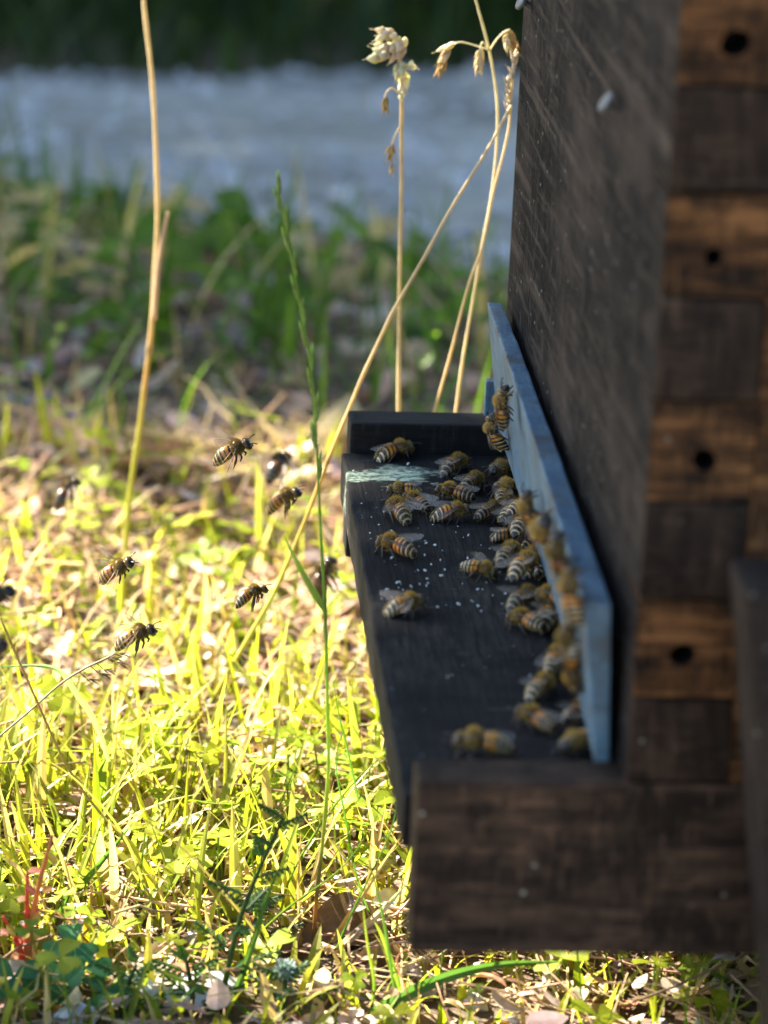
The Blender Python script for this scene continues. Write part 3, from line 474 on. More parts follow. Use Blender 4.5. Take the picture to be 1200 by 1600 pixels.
BEES = [
('b', (-35.6, 284.1, -6.8), (9.1, 4.1, 0.0), (0, 0, 1), 10, 0, 1.0978391778099161, 'well lit amber bee walking right along the foot of the far rail'),
('b', (-17.4, 271.0, -6.8), (6.2, 7.8, 0.0), (0, 0, 1), 12, 1, 1.097710098880615, 'bee heading up right beyond the lichen patch'),
('b', (-13.3, 253.3, -7.0), (6.3, 7.8, 0.0), (0, 0, 1), 14, 1, 1.0072102453163245, 'bee just below the one beyond the lichen patch'),
('b', (-2.4, 266.7, -6.9), (-8.1, -5.9, 0.0), (0, 0, 1), 14, 0, 1.0565601560111553, 'amber bee half hidden behind the far part of the strip'),
('b', (-20.7, 240.9, -6.6), (-8.6, 5.2, 0.0), (0, 0, 1), 16, 0, 1.1372360966863972, 'bee facing left in the middle row with grey wings over its back'),
('b', (-22.7, 223.6, -6.9), (9.8, 2.2, 0.0), (0, 0, 1), 30, 1, 1.0472677757200342, 'bee facing right in the nearest row, middle of three'),
('b', (-10.4, 225.6, -6.9), (7.4, 6.7, -0.0), (0, 0, 1), 16, 0, 1.0351797870681183, 'bee facing right in the nearest row beside the cluster'),
('b', (-39.3, 224.3, -6.7), (-3.4, 9.4, 0.0), (0, 0, 1), 34, 1, 1.1183778682641243, 'leftmost bee of the nearest row, head to the upper left'),
('b', (-32.9, 233.7, -7.1), (-5.4, 8.4, -0.0), (0, 0, 1), 22, 0, 0.975349615691855, 'bee tucked behind the leftmost bee of the nearest row'),
('b', (-36.3, 244.9, -7.3), (-10.0, 0.5, 0.0), (0, 0, 1), 14, 0, 0.920943186290905, 'bee mostly hidden behind the pair at the left'),
('b', (-42.7, 191.0, -6.6), (-7.5, 6.7, 0.0), (0, 0, 1), 26, 0, 1.1380136023216485, 'lone striped bee in side view below the row, head left'),
('b', (-18.7, 173.0, -7.2), (9.0, -4.3, 0.0), (0, 0, 1), 48, 1, 0.9510581415375604, 'bee with wings spread left, right of the board centre'),
('b', (-43.0, 141.8, -6.8), (9.3, 3.6, 0.0), (0, 0, 1), 42, 1, 1.0726936434536465, 'lone bee with drooping abdomen nearest the outer edge'),
('b', (-5.1, 242.5, -7.2), (2.1, 9.8, 0.0), (0, 0, 1), 14, 0, 0.9359343271523585, 'dark bee heading away close to the strip, far end of cluster'),
('b', (-5.0, 230.8, -7.0), (4.7, 8.8, 0.0), (0, 0, 1), 18, 1, 1.0309201512174413, 'dark bee wedged in the far end of the cluster'),
('b', (-2.0, 214.7, -1.5), (7.8, 6.3, 0.0), (0, 0, 1), 20, 0, 1.0047457726911306, 'pale winged bee in the middle of the cluster'),
('b', (-6.9, 204.4, -7.4), (10.0, -0.6, 0.0), (0, 0, 1), 14, 1, 0.8737501717061779, 'small bee showing only its striped tail at the cluster edge'),
('b', (-9.0, 185.0, -6.5), (4.6, 8.9, 0.0), (0, 0, 1), 12, 0, 1.181721624311881, 'bee with bold amber and black stripes at the near side of the cluster'),
('b', (-2.5, 179.8, -6.3), (4.5, 8.9, 0.0), (0, 0, 1), 18, 1, 1.2535490339811972, 'dark rounded bee against the foot of the strip below the cluster'),
('b', (-8.6, 147.4, -6.4), (6.3, 7.8, 0.0), (0, 0, 1), 24, 1, 1.2092059665713106, 'blurred bee with bluish wings left of the strip'),
('b', (-10.3, 130.1, -6.7), (-6.5, 7.6, 0.0), (0, 0, 1), 16, 0, 1.1308335528559739, 'dark bee beneath the one with bluish wings'),
('b', (-11.1, 81.6, -6.8), (5.6, 8.3, 0.0), (0, 0, 1), 14, 1, 1.0839131922064282, 'blurred round backed dark golden bee in the near part'),
('b', (-15.4, 58.7, -6.8), (-6.4, 7.7, 0.0), (0, 0, 1), 20, 0, 1.095315017825646, 'blurred golden bee heading left in the near part'),
('b', (-5.8, 43.1, -6.7), (-7.4, -6.7, 0.0), (0, 0, 1), 14, 1, 1.1130332288127003, 'blurred golden bee at the near end of the strip'),
('b', (-31.3, 40.5, -6.2), (-9.9, 1.4, 0.0), (0, 0, 1), 16, 0, 1.299101954102988, 'blurred bee nearest the camera on the board, head left'),
('b', (-3.9, 198.9, -1.4), (4.4, 9.0, 0.0), (0, 0, 1), 24, 1, 1.0351674897144547, 'bee climbing over others at the heart of the cluster'),
('b', (1.2, 197.9, -7.0), (8.1, 5.9, 0.0), (0, 0, 1), 14, 0, 1.0231006379408314, 'golden bee against the strip foot in the cluster'),
('b', (-2.4, 209.4, -6.6), (-5.1, 8.6, 0.0), (0, 0, 1), 20, 0, 1.1382894204920162, 'bee facing left on the outer side of the cluster'),
('b', (-2.5, 247.5, -6.8), (-8.6, -5.0, 0.0), (0, 0, 1), 16, 1, 1.0763742407465753, 'bee facing left at the far end of the cluster'),
('b', (-3.9, 223.5, -6.8), (6.1, 7.9, 0.0), (0, 0, 1), 20, 0, 1.1016482738786237, 'bee beside the crumpled wings at the top of the cluster'),
('b', (-2.0, 197.2, -1.4), (-3.9, 9.2, 0.0), (0, 0, 1), 26, 1, 1.051894991767235, 'golden bee with open wings lying across the cluster middle'),
('b', (0.7, 176.3, -6.8), (4.1, 9.1, 0.0), (0, 0, 1), 14, 0, 1.069057263416764, 'bee pressed to the strip foot below the cluster middle'),
('b', (-7.4, 160.9, -1.0), (5.7, 8.2, 0.0), (0, 0, 1), 40, 1, 1.1839090063750553, 'bee with raised wings between the cluster and the bluish winged bee'),
('b', (-2.6, 135.9, -6.3), (3.0, 9.5, 0.0), (0, 0, 1), 16, 1, 1.2443019419902561, 'dark bee at the strip foot beside the bluish winged bee'),
('b', (-2.3, 136.0, -1.5), (-6.6, 7.5, 0.0), (0, 0, 1), 20, 0, 1.0213671414604322, 'bee facing left, half on top of the dark bee at the strip foot'),
('b', (-4.9, 100.5, -6.5), (3.8, 9.3, 0.0), (0, 0, 1), 14, 0, 1.1886991236282582, 'blurred bee at the strip foot above the round backed one'),
('b', (-3.7, 62.6, -6.8), (4.9, 8.7, 0.0), (0, 0, 1), 14, 1, 1.0964591038905975, 'blurred bee squeezed in the corner by the near end of the strip'),
('s', (-12.5, 193.2, 36.5), (-1.5, -0.9, 9.8), (-9.9, 0.0, -1.5), 14, 0, 1.08, 'topmost bee climbing the blue strip near its far end'),
('s', (-8.4, 247.0, 11.6), (-1.5, 1.7, 9.7), (-9.9, 0.0, -1.5), 40, 1, 1.026, 'amber bee hanging below the topmost one on the strip'),
('s', (-10.6, 134.2, 24.6), (-1.5, -1.7, 9.7), (-9.9, 0.0, -1.5), 30, 1, 1.08, 'amber bee climbing the strip with a raised leg'),
('s', (-12.3, 91.8, 33.4), (-1.0, -7.7, 6.4), (-9.9, 0.0, -1.5), 14, 0, 1.1880000000000002, 'big golden bee with black head on the strip above the cluster'),
('s', (-13.5, 46.3, 42.5), (-1.5, -1.7, 9.7), (-9.9, 0.0, -1.5), 14, 1, 1.1340000000000001, 'dark yellowish bee climbing the strip right of the cluster'),
('s', (-13.8, 17.4, 43.2), (-1.4, 4.2, 9.0), (-9.9, 0.0, -1.5), 12, 0, 1.1880000000000002, 'amber bee alone on the strip below its top edge'),
('s', (-10.6, 37.3, 22.6), (-1.5, -0.9, 9.8), (-9.9, 0.0, -1.5), 30, 0, 1.1880000000000002, 'blurred golden bee low on the near part of the strip'),
('s', (-9.5, 34.0, 16.5), (1.5, -0.0, -9.9), (-9.9, 0.0, -1.5), 24, 1, 1.1340000000000001, 'blurred dull bee head down below the golden one'),
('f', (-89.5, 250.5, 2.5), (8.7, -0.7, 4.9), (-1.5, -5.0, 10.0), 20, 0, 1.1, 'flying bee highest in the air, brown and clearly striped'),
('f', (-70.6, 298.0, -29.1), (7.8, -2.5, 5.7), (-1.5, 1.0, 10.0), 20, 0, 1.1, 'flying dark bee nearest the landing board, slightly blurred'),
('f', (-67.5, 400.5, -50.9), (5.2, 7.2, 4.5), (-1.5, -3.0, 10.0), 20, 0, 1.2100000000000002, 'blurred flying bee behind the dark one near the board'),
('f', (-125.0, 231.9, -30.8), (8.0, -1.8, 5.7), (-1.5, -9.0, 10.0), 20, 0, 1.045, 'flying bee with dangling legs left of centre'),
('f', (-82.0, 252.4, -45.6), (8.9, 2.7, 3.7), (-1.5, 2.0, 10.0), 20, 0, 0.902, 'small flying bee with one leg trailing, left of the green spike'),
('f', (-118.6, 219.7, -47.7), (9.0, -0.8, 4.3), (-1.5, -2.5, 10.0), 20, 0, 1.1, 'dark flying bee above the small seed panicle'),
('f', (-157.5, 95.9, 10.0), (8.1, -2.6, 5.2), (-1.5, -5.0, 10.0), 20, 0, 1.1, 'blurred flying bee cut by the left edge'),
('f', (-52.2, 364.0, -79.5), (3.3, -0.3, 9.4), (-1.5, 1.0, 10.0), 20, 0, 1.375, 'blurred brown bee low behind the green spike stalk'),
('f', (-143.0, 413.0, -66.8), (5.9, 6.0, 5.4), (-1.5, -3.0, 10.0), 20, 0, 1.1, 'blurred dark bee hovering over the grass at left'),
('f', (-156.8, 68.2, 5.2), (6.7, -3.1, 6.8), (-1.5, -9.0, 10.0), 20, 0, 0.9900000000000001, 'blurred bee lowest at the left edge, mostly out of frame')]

TAN = (.60, .46, .25); TANL = (.68, .57, .37); ORNG = (.50, .33, .10); YEL = (.42, .40, .06)
def ramp3(stops):
    def f(t):
        for (a, ca), (b, cb) in zip(stops, stops[1:]):
            if t <= b: return mixc(ca, cb, (t-a)/(b-a))
        return stops[-1][1]
    return f
def grow_down(pts):          # continue a stalk to the soil
    a, b = Vector(pts[-2]), Vector(pts[-1]); d = (b-a).normalized(); q = b.copy(); out = [tuple(p) for p in pts]
    while q.z > ter(q.x, q.y)-4: q = q+d*10+Vector((0, 0, -3)); out.append(tuple(q)); d = (d+Vector((0, 0, -.12))).normalized()
    return out
def stalk(name, key, r0, r1, cols, label, cat='grass stalk', group=None):
    pts = spline(grow_down(ST[key]), 4); root = tag(empty(name, pts[-1]), label, cat, group)
    ln_ = sum((pts[i+1]-pts[i]).length for i in range(len(pts)-1)); nd = [(k+.55+.2*math.sin(k*5.1+r0*40))*95/ln_ for k in range(1, 8)]
    if name == 'dry_grass_stalk': pts = [q+Vector((.10*math.sin(i*.9+r0*9), .10*math.cos(i*.7), 0)) for i, q in enumerate(pts)]; pts = spline(pts, 3)
    def rad_(t):
        d = min(abs(t-q) for q in nd)*ln_; return lerp(r0, r1, t)*(1+.45*math.exp(-(d/1.6)**2)+.07*math.sin(t*ln_*.25))
    def col_(t):
        d = min(abs(t-q) for q in nd)*ln_; c = cols(t); return mixc(c, tuple(q*.5 for q in c), math.exp(-(d/2.2)**2)*.8)
    m = MB(); m.tube(pts, rad_, 7, cols=col_); m.build('stem', STRAW if cat != 'green stalk' else GRASS, None, origin=pts[-1], shade=True).parent = root
    ch = root.children[0]; ch.location = (0, 0, 0); return root, pts
def part(m, name, mt, root, shade=True):
    o = m.build(name, mt, None, origin=Vector(root.location)/S, shade=shade); o.parent = root; o.location = (0, 0, 0); return o
def husk(m, p, d, ln, w, col):            # one pointed, keeled husk
    d = Vector(d).normalized(); sd = d.orthogonal().normalized(); sd.rotate(Matrix.Rotation(rnd.uniform(0, 6.28), 3, d)); b = d.cross(sd); p = Vector(p); n0 = len(m.v); n = 6
    for k, (u, rr) in enumerate(((0, .35), (.15, .8), (.4, 1.), (.7, .62), (.9, .25), (1., .03))):
        for i in range(n): a = 2*math.pi*i/n; f_ = rr*w*.5*(1.25 if i == 0 else 1); m.v.append(tuple(p+d*(ln*u)+sd*(f_*math.cos(a))+b*(f_*.75*math.sin(a)))); m.c.append(mixc(tuple(q*.7 for q in col), tuple(min(1, q*1.15) for q in col), u))
    for k in range(5):
        for i in range(n): m.f.append((n0+k*n+i, n0+k*n+(i+1) % n, n0+(k+1)*n+(i+1) % n, n0+(k+1)*n+i)); m.m.append(0)
def spikelet(m, p, d, ln, w, col, r_, florets=5):
    d = Vector(d).normalized(); p = Vector(p); sd = d.orthogonal().normalized()
    for k in range(florets+1):
        t = k/(florets+1); sd.rotate(Matrix.Rotation(math.pi+.6, 3, d)); hd = (d+sd*r_.uniform(.18, .45)).normalized(); q = p+d*(ln*(.05+.55*t))+sd*(w*.12); hl = ln*r_.uniform(.42, .6)
        husk(m, q, hd, hl, w*r_.uniform(.42, .58), jc(col, r_, .22))
        if w > 1.2: e = q+hd*hl; m.tube([e-hd*.5, e+hd*ln*r_.uniform(.08, .22)+Vector((r_.uniform(-.3, .3), 0, r_.uniform(-.3, .3)))], w*.025, 3, col=col)
r_ = random.Random(71)
root, pts = stalk('dry_grass_stalk', 'straw_left', .75, 1.05, ramp3([(0, TANL), (.45, TAN), (.58, ORNG), (.68, YEL), (1, YGREEN)]), 'tall thick tan straw stalk rising past the top edge, farthest left', 'grass stalk')
m = MB(); pl = spline(ST['straw_left_leaf'], 4); m.tube(pl, lambda t: lerp(.7, 1.0, t), 6, col=(.52, .38, .26)); part(m, 'leaf_sheath', STRAW, root)
root, pts = stalk('green_grass_stalk', 'rye', .3, .7, ramp3([(0, (.33, .46, .09)), (.55, (.30, .44, .09)), (.78, (.24, .26, .06)), (.85, (.24, .13, .05)), (1, (.20, .22, .04))]), 'slender green stalk with narrow seed spike in front of the track', 'green stalk')
rp = spline(ST['rye'], 6); k0 = 0
for i in range(2, 27, 2):
    m = MB(); q = rp[i]; d = (rp[i-1]-rp[i]).normalized(); sd = Vector((1, 0, 0))*(1 if (i//2) % 2 else -1); sc = lerp(.8, 1.05, i/27)
    for k in range(4): husk(m, q+sd*(.45+.10*k)+d*(1.5*k)*sc, d+sd*(.12 if k % 2 else .04), 4.4*sc, 1.25, jc((.42, .56, .15), r_, .2))
    part(m, 'spikelet', GRASS, root)
m = MB(); pl = spline(ST['rye_leaf'], 5)
for i, q in enumerate(pl):
    t = i/(len(pl)-1); w = .8*(1-t**2)*(0.6+.8*min(1, t*4))+.04; m.v += [tuple(q+Vector((-w*.8, 0, -w*.6))), tuple(q+Vector((0, .5*w, 0))), tuple(q+Vector((w*.8, 0, w*.6)))]; m.c += [(.15, .24, .05)]*3
for i in range(len(pl)-1): q = 3*i; m.f += [(q, q+1, q+4, q+3), (q+1, q+2, q+5, q+4)]; m.m += [0, 0]
part(m, 'leaf_blade', GRASS, root)
def seed_clump(root, centre, items, col, mt=STRAW):
    for (dx, dz, ang, ln, w) in items:
        m = MB(); p = Vector(centre)+Vector((dx, rnd.uniform(-2, 2), dz)); spikelet(m, p, (math.cos(ang), rnd.uniform(-.2, .2), math.sin(ang)), ln*.85, w*1.3, jc(col, rnd, .12), rnd, 4); part(m, 'spikelet', mt, root)
root, pts = stalk('dry_grass_stalk', 'oat', .6, .9, ramp3([(0, TAN), (.5, TANL), (1, TAN)]), 'upright straw stalk topped by a plump drooping seed head', 'grass stalk')
c = Vector(ST['oat'][0])
seed_clump(root, c, [(-1, 4, 3.3, 9, 4.6), (0, 1.5, 2.7, 9, 4.6), (-1, -1, 3.4, 10, 4.4), (-2, -4.5, 3.0, 10, 4.4), (2, 3, 4.2, 9, 4.6), (1.5, 0, 4.3, 9, 4.4), (1, -5, 4.6, 9, 4.2), (2, -9, 4.8, 9, 3.8), (3, -6, 5.6, 5, 3.2), (1.5, -14, 4.9, 6, 3.0)], (.80, .70, .46))
m = MB(); o = Vector(ST['oat'][1]); m.tube(spline([o+Vector((0, 0, -3)), o+Vector((-3, -1, -.5)), o+Vector((-5, -1, -2)), o+Vector((-5.3, -1, -4))], 3), .35, 5, col=TANL); spikelet(m, o+Vector((-5.3, -1, -3)), (0, 0, -1), 7, 2.4, ORNG, r_); part(m, 'hanging_spikelet', STRAW, root)
m = MB(); o = o+Vector((0, 0, -16)); m.tube(spline([o+Vector((0, 0, 2)), o+Vector((-1.6, -.8, -1)), o+Vector((-2.4, -.8, -4))], 3), .3, 5, col=TANL); spikelet(m, o+Vector((-2.4, -.8, -3)), (-.1, 0, -1), 8, 2.2, ORNG, r_); spikelet(m, o+Vector((-1.6, -.8, -10)), (-.2, 0, -1), 5, 2.0, TAN, r_); part(m, 'hanging_spikelet', STRAW, root)
root, pts = stalk('dry_grass_stalk', 'diag', .5, .85, ramp3([(0, TANL), (.45, TAN), (.6, ORNG), (.75, YEL), (1, YEL)]), 'long diagonal straw stalk crossing behind the corner of the landing board', 'grass stalk')
root, pts = stalk('dry_grass_stalk', 'arch', .42, .68, ramp3([(0, (.62, .58, .40)), (.5, TANL), (.75, TAN), (1, ORNG)]), 'arching pale straw stalk with side branches of hanging seeds', 'grass stalk')
for key, dr in (('arch_b1', 1), ('arch_b2', 1), ('arch_b3', 0)):
    m = MB(); pl = spline(ST[key], 5); m.tube(pl, .28, 5, col=(.60, .56, .38)); br = part(m, 'branch', STRAW, root); N = len(pl)
    spots = {'arch_b1': (.45, .62, .8), 'arch_b2': (.5, .7), 'arch_b3': (.7, .85, 1.0)}[key]
    for sp in spots:
        m = MB(); i = min(N-2, int(sp*(N-1))); d = (pl[i+1]-pl[i]).normalized()
        if key == 'arch_b3': d = Vector((.35, 0, -1))
        spikelet(m, pl[i], d, 7.5, 2.8, TANL if sp < .75 else ORNG, r_); part(m, 'spikelet', STRAW, root)
root, pts = stalk('dry_grass_stalk', 'lean', .42, .65, ramp3([(0, TANL), (.4, TAN), (1, TANL)]), 'thin straw stalk with crowded seed spike touching the hive wall', 'grass stalk')
pl = spline(ST['lean'][:2], 12)
for i in range(0, len(pl), 2):
    m = MB(); spikelet(m, pl[i]+Vector((rnd.uniform(-1, .4), 0, 0)), (rnd.uniform(-.4, .1), 0, 1), 5.5, 2.2, (.66, .56, .42), r_, 4); part(m, 'spikelet', STRAW, root)
pts = spline(list(reversed(ST['panicle'])), 5); low = pts[-1]; root = tag(empty('seeding_grass_stalk', (low.x-34, low.y-3, ter(low.x-34, low.y))), 'thin leaning stalk ending in a small dark seed panicle', 'grass stalk')
m = MB(); m.tube(pts+spline([low, (low.x-22, low.y, low.z-28), (low.x-34, low.y-3, ter(low.x-34, low.y)-3)], 4)[1:], .36, 5, col=(.24, .20, .10)); part(m, 'stem', STRAW, root)
for (i, dx, dz) in ((0, 1.5, 1), (2, 2, -1.2), (4, 2, .8), (6, 2, -1.8), (8, 2.5, -2.2), (11, 2, -2)):
    m = MB(); q = pts[i]; e = q+Vector((dx, 0, dz)); m.tube([q, e], .2, 4, col=(.2, .17, .1)); spikelet(m, e, (1, 0, -.15+.1*dz), 5., .9, (.17, .14, .075), r_, 5); part(m, 'spikelet', STRAW, root)
root, pts = stalk('wiry_grass_stem', 'orange', .35, .5, ramp3([(0, (.42, .30, .08)), (1, (.30, .24, .06))]), 'thin wiry yellow stem slanting down from the left edge', 'grass stem')

# foreground blades, each a plant of its own
def ground_blade(name, pts, w, col, tip, label, cat='grass blade', mt=None):
    P = spline(pts, 5); P[0] = Vector((P[0].x, P[0].y, P[0].z)); m = MB(); N = len(P)
    for i, q in enumerate(P):
        t = i/(N-1); d = (P[min(i+1, N-1)]-P[max(i-1, 0)]).normalized(); sd = d.cross(Vector((0, .95, -.3))).normalized(); ww = w*.5*(1-t**2.5)*(.7+.4*min(1, t*3))+.03
        m.v += [tuple(q-sd*ww), tuple(q+Vector((0, .95, -.3))*(.5*ww)), tuple(q+sd*ww)]; m.c += [mixc(col, tip, t)]*3
    for i in range(N-1): k = 3*i; m.f += [(k, k+1, k+4, k+3), (k+1, k+2, k+5, k+4)]; m.m += [0, 0]
    return tag(m.build(name, mt or GRASS, origin=pts[0]), label, cat)
for key, w, col, tip, label in BL: ground_blade('grass_plant', ST[key], w, col, tip, label, 'grass')['group'] = 'single grass plants near the hive'

# clover plant in the near left corner
def gpos(x, y): return (x, y, ter(x, y))
b = gpos(-139, 128); root = tag(empty('clover_plant', b), 'teal green clover with heart shaped leaflets in the near left corner', 'clover')
r_ = random.Random(81)
for (dx, dy, hz, a0) in ((-13, 0, 12, .4), (-3, 2, 9, 1.2), (7, 4, 13, 2.0), (13, -2, 8, .1), (3, 10, 17, 1.6)):
    tp = Vector(b)+Vector((dx, dy, hz)); m = MB(); m.tube(spline([Vector(b)+Vector((dx*.2, dy*.2, -2)), Vector(b)+Vector((dx*.8, dy*.8, hz*.6)), tp], 4), .45, 5, col=(.10, .16, .05)); st = part(m, 'leaf_stalk', LEAF, root)
    for k in range(3):
        a = a0+k*2.094; m = MB(); leaflet(m, tp, 8.2, 7.6, (r_.uniform(-.15, .15), -.5, 1), (math.cos(a), math.sin(a), .1), jc((.045, .16, .06), r_, .2), 0, .12, heart=True); part(m, 'leaflet', LEAF, root, False)
# feathery weed with dark stems
def feather_weed(b, ht, lean, label, n=9, col=(.05, .12, .03), flower=None):
    root = tag(empty('feathery_weed', b), label, 'weed'); B = Vector(b); top = B+Vector((lean, 6, ht)); ax = spline([B+Vector((0, 0, -2)), B+Vector((lean*.35, 3, ht*.5)), top], 6)
    m = MB(); m.tube(ax, lambda t: lerp(1.0, .5, t), 6, col=(.07, .11, .03)); part(m, 'stem', GRASS, root)
    for k in range(n):
        i = 3+int((len(ax)-4)*k/(n-1)) if n > 1 else 3; q = ax[min(i, len(ax)-1)]; a = k*2.4; m = MB(); d = Vector((math.cos(a), math.sin(a)*.6, .45)); ln = lerp(15, 7, k/n)
        m.tube([q, q+d*ln], .3, 4, col=col)
        for j in range(1, 7):
            for sg in (-1, 1): leaflet(m, q+d*(ln*j/6.5), ln*.32*(1.1-j/8), 1.3, (0, -.4, 1), d+Vector((-d.y, d.x, .1))*sg*1.1, jc(col, rnd, .2))
        part(m, 'leaf', GRASS, root, False)
    if flower:
        m = MB()
        for k in range(70): v = rvec(rnd, .35); p_ = top+v*2.2; m.tube([p_, p_+v*rnd.uniform(1, 2.2)], .28, 3, col=jc(flower, rnd, .2))
        m.blob(top, 2.6, 2.6, 2.4, None, 8, 6, 0, (.16, .22, .16)); part(m, 'flower_head', LEAF, root, False)
feather_weed(gpos(-93, 128), 58, 17, 'dark stemmed feathery weed reaching up at the bottom centre', 10)
feather_weed(gpos(-100, 126), 16, -3, 'small low feathery weed just right of the white stones', 8, (.07, .16, .03))
feather_weed(gpos(-122, 123), 15, 5, 'tiny feathery weed in front of the white stone', 7, (.06, .15, .03))
feather_weed(gpos(-74, 124), 11, 0, 'feathery weed with pale blue grey flower head at bottom centre', 6, (.07, .13, .05), (.34, .42, .50))
feather_weed(gpos(-82, 168), 13, 2, 'feathery weed with grey bud behind the dark stemmed weed', 6, (.08, .13, .06), (.30, .38, .36))
# red stemmed weed
b = gpos(-149, 148); root = tag(empty('red_stemmed_weed', b), 'orange red stemmed weed with yellowing leaves near the left edge', 'weed'); B = Vector(b)
for (dx, ht, c) in ((0, 34, (.50, .12, .06)), (5, 46, (.48, .22, .08)), (-5, 20, (.45, .08, .06))):
    m = MB(); m.tube(spline([B, B+Vector((dx*.4, 1, ht*.5)), B+Vector((dx*1.4, 2, ht))], 4), lambda t: lerp(1.1, .5, t), 6, col=c); part(m, 'stem', LEAF, root)
    for k in range(6):
        a = k*2.3; t = .2+.14*k; m = MB(); leaflet(m, B+Vector((dx*1.3*t, 1.5*t, ht*t)), rnd.uniform(3, 5.5), 2.4, (math.cos(a)*.3, -.5, 1), (math.cos(a), math.sin(a), .2), jc(rnd.choice([(.45, .14, .10), (.42, .33, .06), (.5, .25, .12)]), rnd, .2)); part(m, 'leaf', LEAF, root, False)
# stones
for (x, y, rx, ry, rz, c, lab) in ((-116, 137, 10, 8, 6.5, (.62, .64, .66), 'pale angular stone with white top near the bottom left'), (-99, 136, 13, 9, 5, (.50, .51, .53), 'flat grey stone to the right of the white stone'), (-134, 121, 7, 5, 4, (.60, .62, .64), 'small rounded pale stone at the bottom edge beside the clover')):
    m = MB(); m.blob((x, y, ter(x, y)+rz*.45), rx, ry, rz, (1, .3, .1), 10, 7, 0, c, .10, random.Random(int(x))); tag(m.build('stone', STONE, origin=(x, y, ter(x, y)), bevel=.4), lab, 'stone')
m = MB(); r_ = random.Random(9)
for i in range(260):
    x, y = r_.uniform(-300, 240), r_.uniform(60, 620); q = r_.uniform(1.5, 5); g = r_.uniform(.25, .6); m.blob((x, y, ter(x, y)+q*.3), q, q*.8, q*.6, rvec(r_, 0), 6, 4, 0, (g, g*.93, g*.85), .15, r_)
tag(m.build('soil_pebbles', STONE), 'tiny pebbles lying among the grass', 'pebbles', kind='stuff')
# curled dry leaves and red petal
for (x, y, ln, w, c, lab, tilt) in ((-55, 170, 34, 22, (.13, .085, .06), 'large curled dark brown dead leaf left of the hive rail', .5), (-110, 154, 18, 8, (.42, .34, .24), 'curled straw coloured dead leaf above the pale stones', .3), (-139, 210, 9, 7, (.45, .03, .02), 'small red fallen petal in the grass near the left edge', .2), (-44, 158, 20, 9, (.36, .22, .13), 'brown dead leaf on the soil under the landing board', .35)):
    m = MB(); leaflet(m, (x-ln*.4, y, ter(x, y)+4), ln, w, (.1, -tilt, 1), (1, .3, .15), c, 0, .75); n0 = len(m.v)
    o = m.build('dead_leaf' if 'petal' not in lab else 'red_petal', LITTER, origin=(x, y, ter(x, y))); sm = o.modifiers.new('sub', 'SUBSURF'); sm.levels = 2; sm.render_levels = 2; tag(o, lab, 'leaf' if 'petal' not in lab else 'petal')

# ------------------------------------------------------------------ bees
def m_bee_body():
    t = NT('bee_body'); tc = t.n('ShaderNodeTexCoord'); sx = t.n('ShaderNodeSeparateXYZ'); t.l(tc.outputs['Object'], sx.inputs[0])
    nz = t.noise(t.coord(), .9, 3); X = t.mul(t.mul(sx.outputs[0], 1000.), t.mul(nz, .25), 'ADD'); f = t.mask(X, -7.2, 5.8)
    oi = t.n('ShaderNodeObjectInfo'); A = (.70, .28, .03); BK = (.016, .011, .008); P = (.60, .47, .26); TH = (.07, .045, .018)
    def px(x): return (x+.12+7.2)/13.
    DB = (.06, .032, .014)
    st = [(0, BK), (px(-6.15), BK), (px(-6.05), P), (px(-5.9), P), (px(-5.8), BK), (px(-5.1), BK), (px(-5.0), P), (px(-4.78), P), (px(-4.66), BK), (px(-4.1), DB), (px(-3.85), DB), (px(-3.75), P), (px(-3.5), P), (px(-3.38), BK), (px(-2.85), BK), (px(-2.7), A), (px(-2.1), A), (px(-1.95), BK), (px(-1.65), BK), (px(-1.5), A), (px(-.8), A), (px(-.6), BK), (px(-.3), DB), (px(0), TH), (px(3.4), TH), (1., (.02, .016, .012))]
    base = t.ramp(f, st); sc = t.mix(1., base, oi.outputs['Color'], 'MULTIPLY')
    return t.out(sc, .34, t.bump(nz, .2, .0002), .5)
def m_wing():
    t = NT('bee_wing'); tr = t.n('ShaderNodeBsdfTransparent'); tr.inputs[0].default_value = (.93, .90, .86, 1); g = t.n('ShaderNodeBsdfPrincipled'); g.inputs['Base Color'].default_value = (.42, .36, .30, 1); g.inputs['Roughness'].default_value = .22; g.inputs['Specular IOR Level'].default_value = .6
    mx = t.n('ShaderNodeMixShader'); mx.inputs[0].default_value = .30; t.l(tr.outputs[0], mx.inputs[1]); t.l(g.outputs[0], mx.inputs[2]); o = t.n('ShaderNodeOutputMaterial'); t.l(mx.outputs[0], o.inputs[0]); return t.m
BEE, WING = m_bee_body(), m_wing(); LEGM = m_plain('bee_legs', (.035, .022, .013), .4, .4); VEIN = m_plain('wing_veins', (.10, .065, .035), .5); EYE = m_plain('bee_eye', (.008, .006, .006), .18, .6); HAIR = m_attr('bee_hair', .25, .6, .3, .9, .3)
RINGS = [(-7.0, -1.25, .12), (-6.6, -1.08, .7), (-5.9, -.82, 1.32), (-5.0, -.52, 1.78), (-4.0, -.22, 2.08), (-3.0, -.02, 2.2), (-2.0, .12, 2.15), (-1.1, .2, 1.98), (-.5, .24, 1.65), (-.12, .26, 1.22), (.25, .32, 1.5), (.8, .44, 1.9), (1.6, .5, 2.15), (2.5, .42, 2.0), (3.15, .22, 1.6), (3.55, .02, 1.15), (3.85, -.1, 1.25), (4.35, -.28, 1.68), (4.95, -.48, 1.58), (5.4, -.68, 1.1), (5.65, -.82, .45)]
def ring_at(x):
    for a, b in zip(RINGS, RINGS[1:]):
        if x <= b[0]: t = (x-a[0])/(b[0]-a[0]); return tuple(lerp(p, q, t) for p, q in zip(a, b))
    return RINGS[-1]
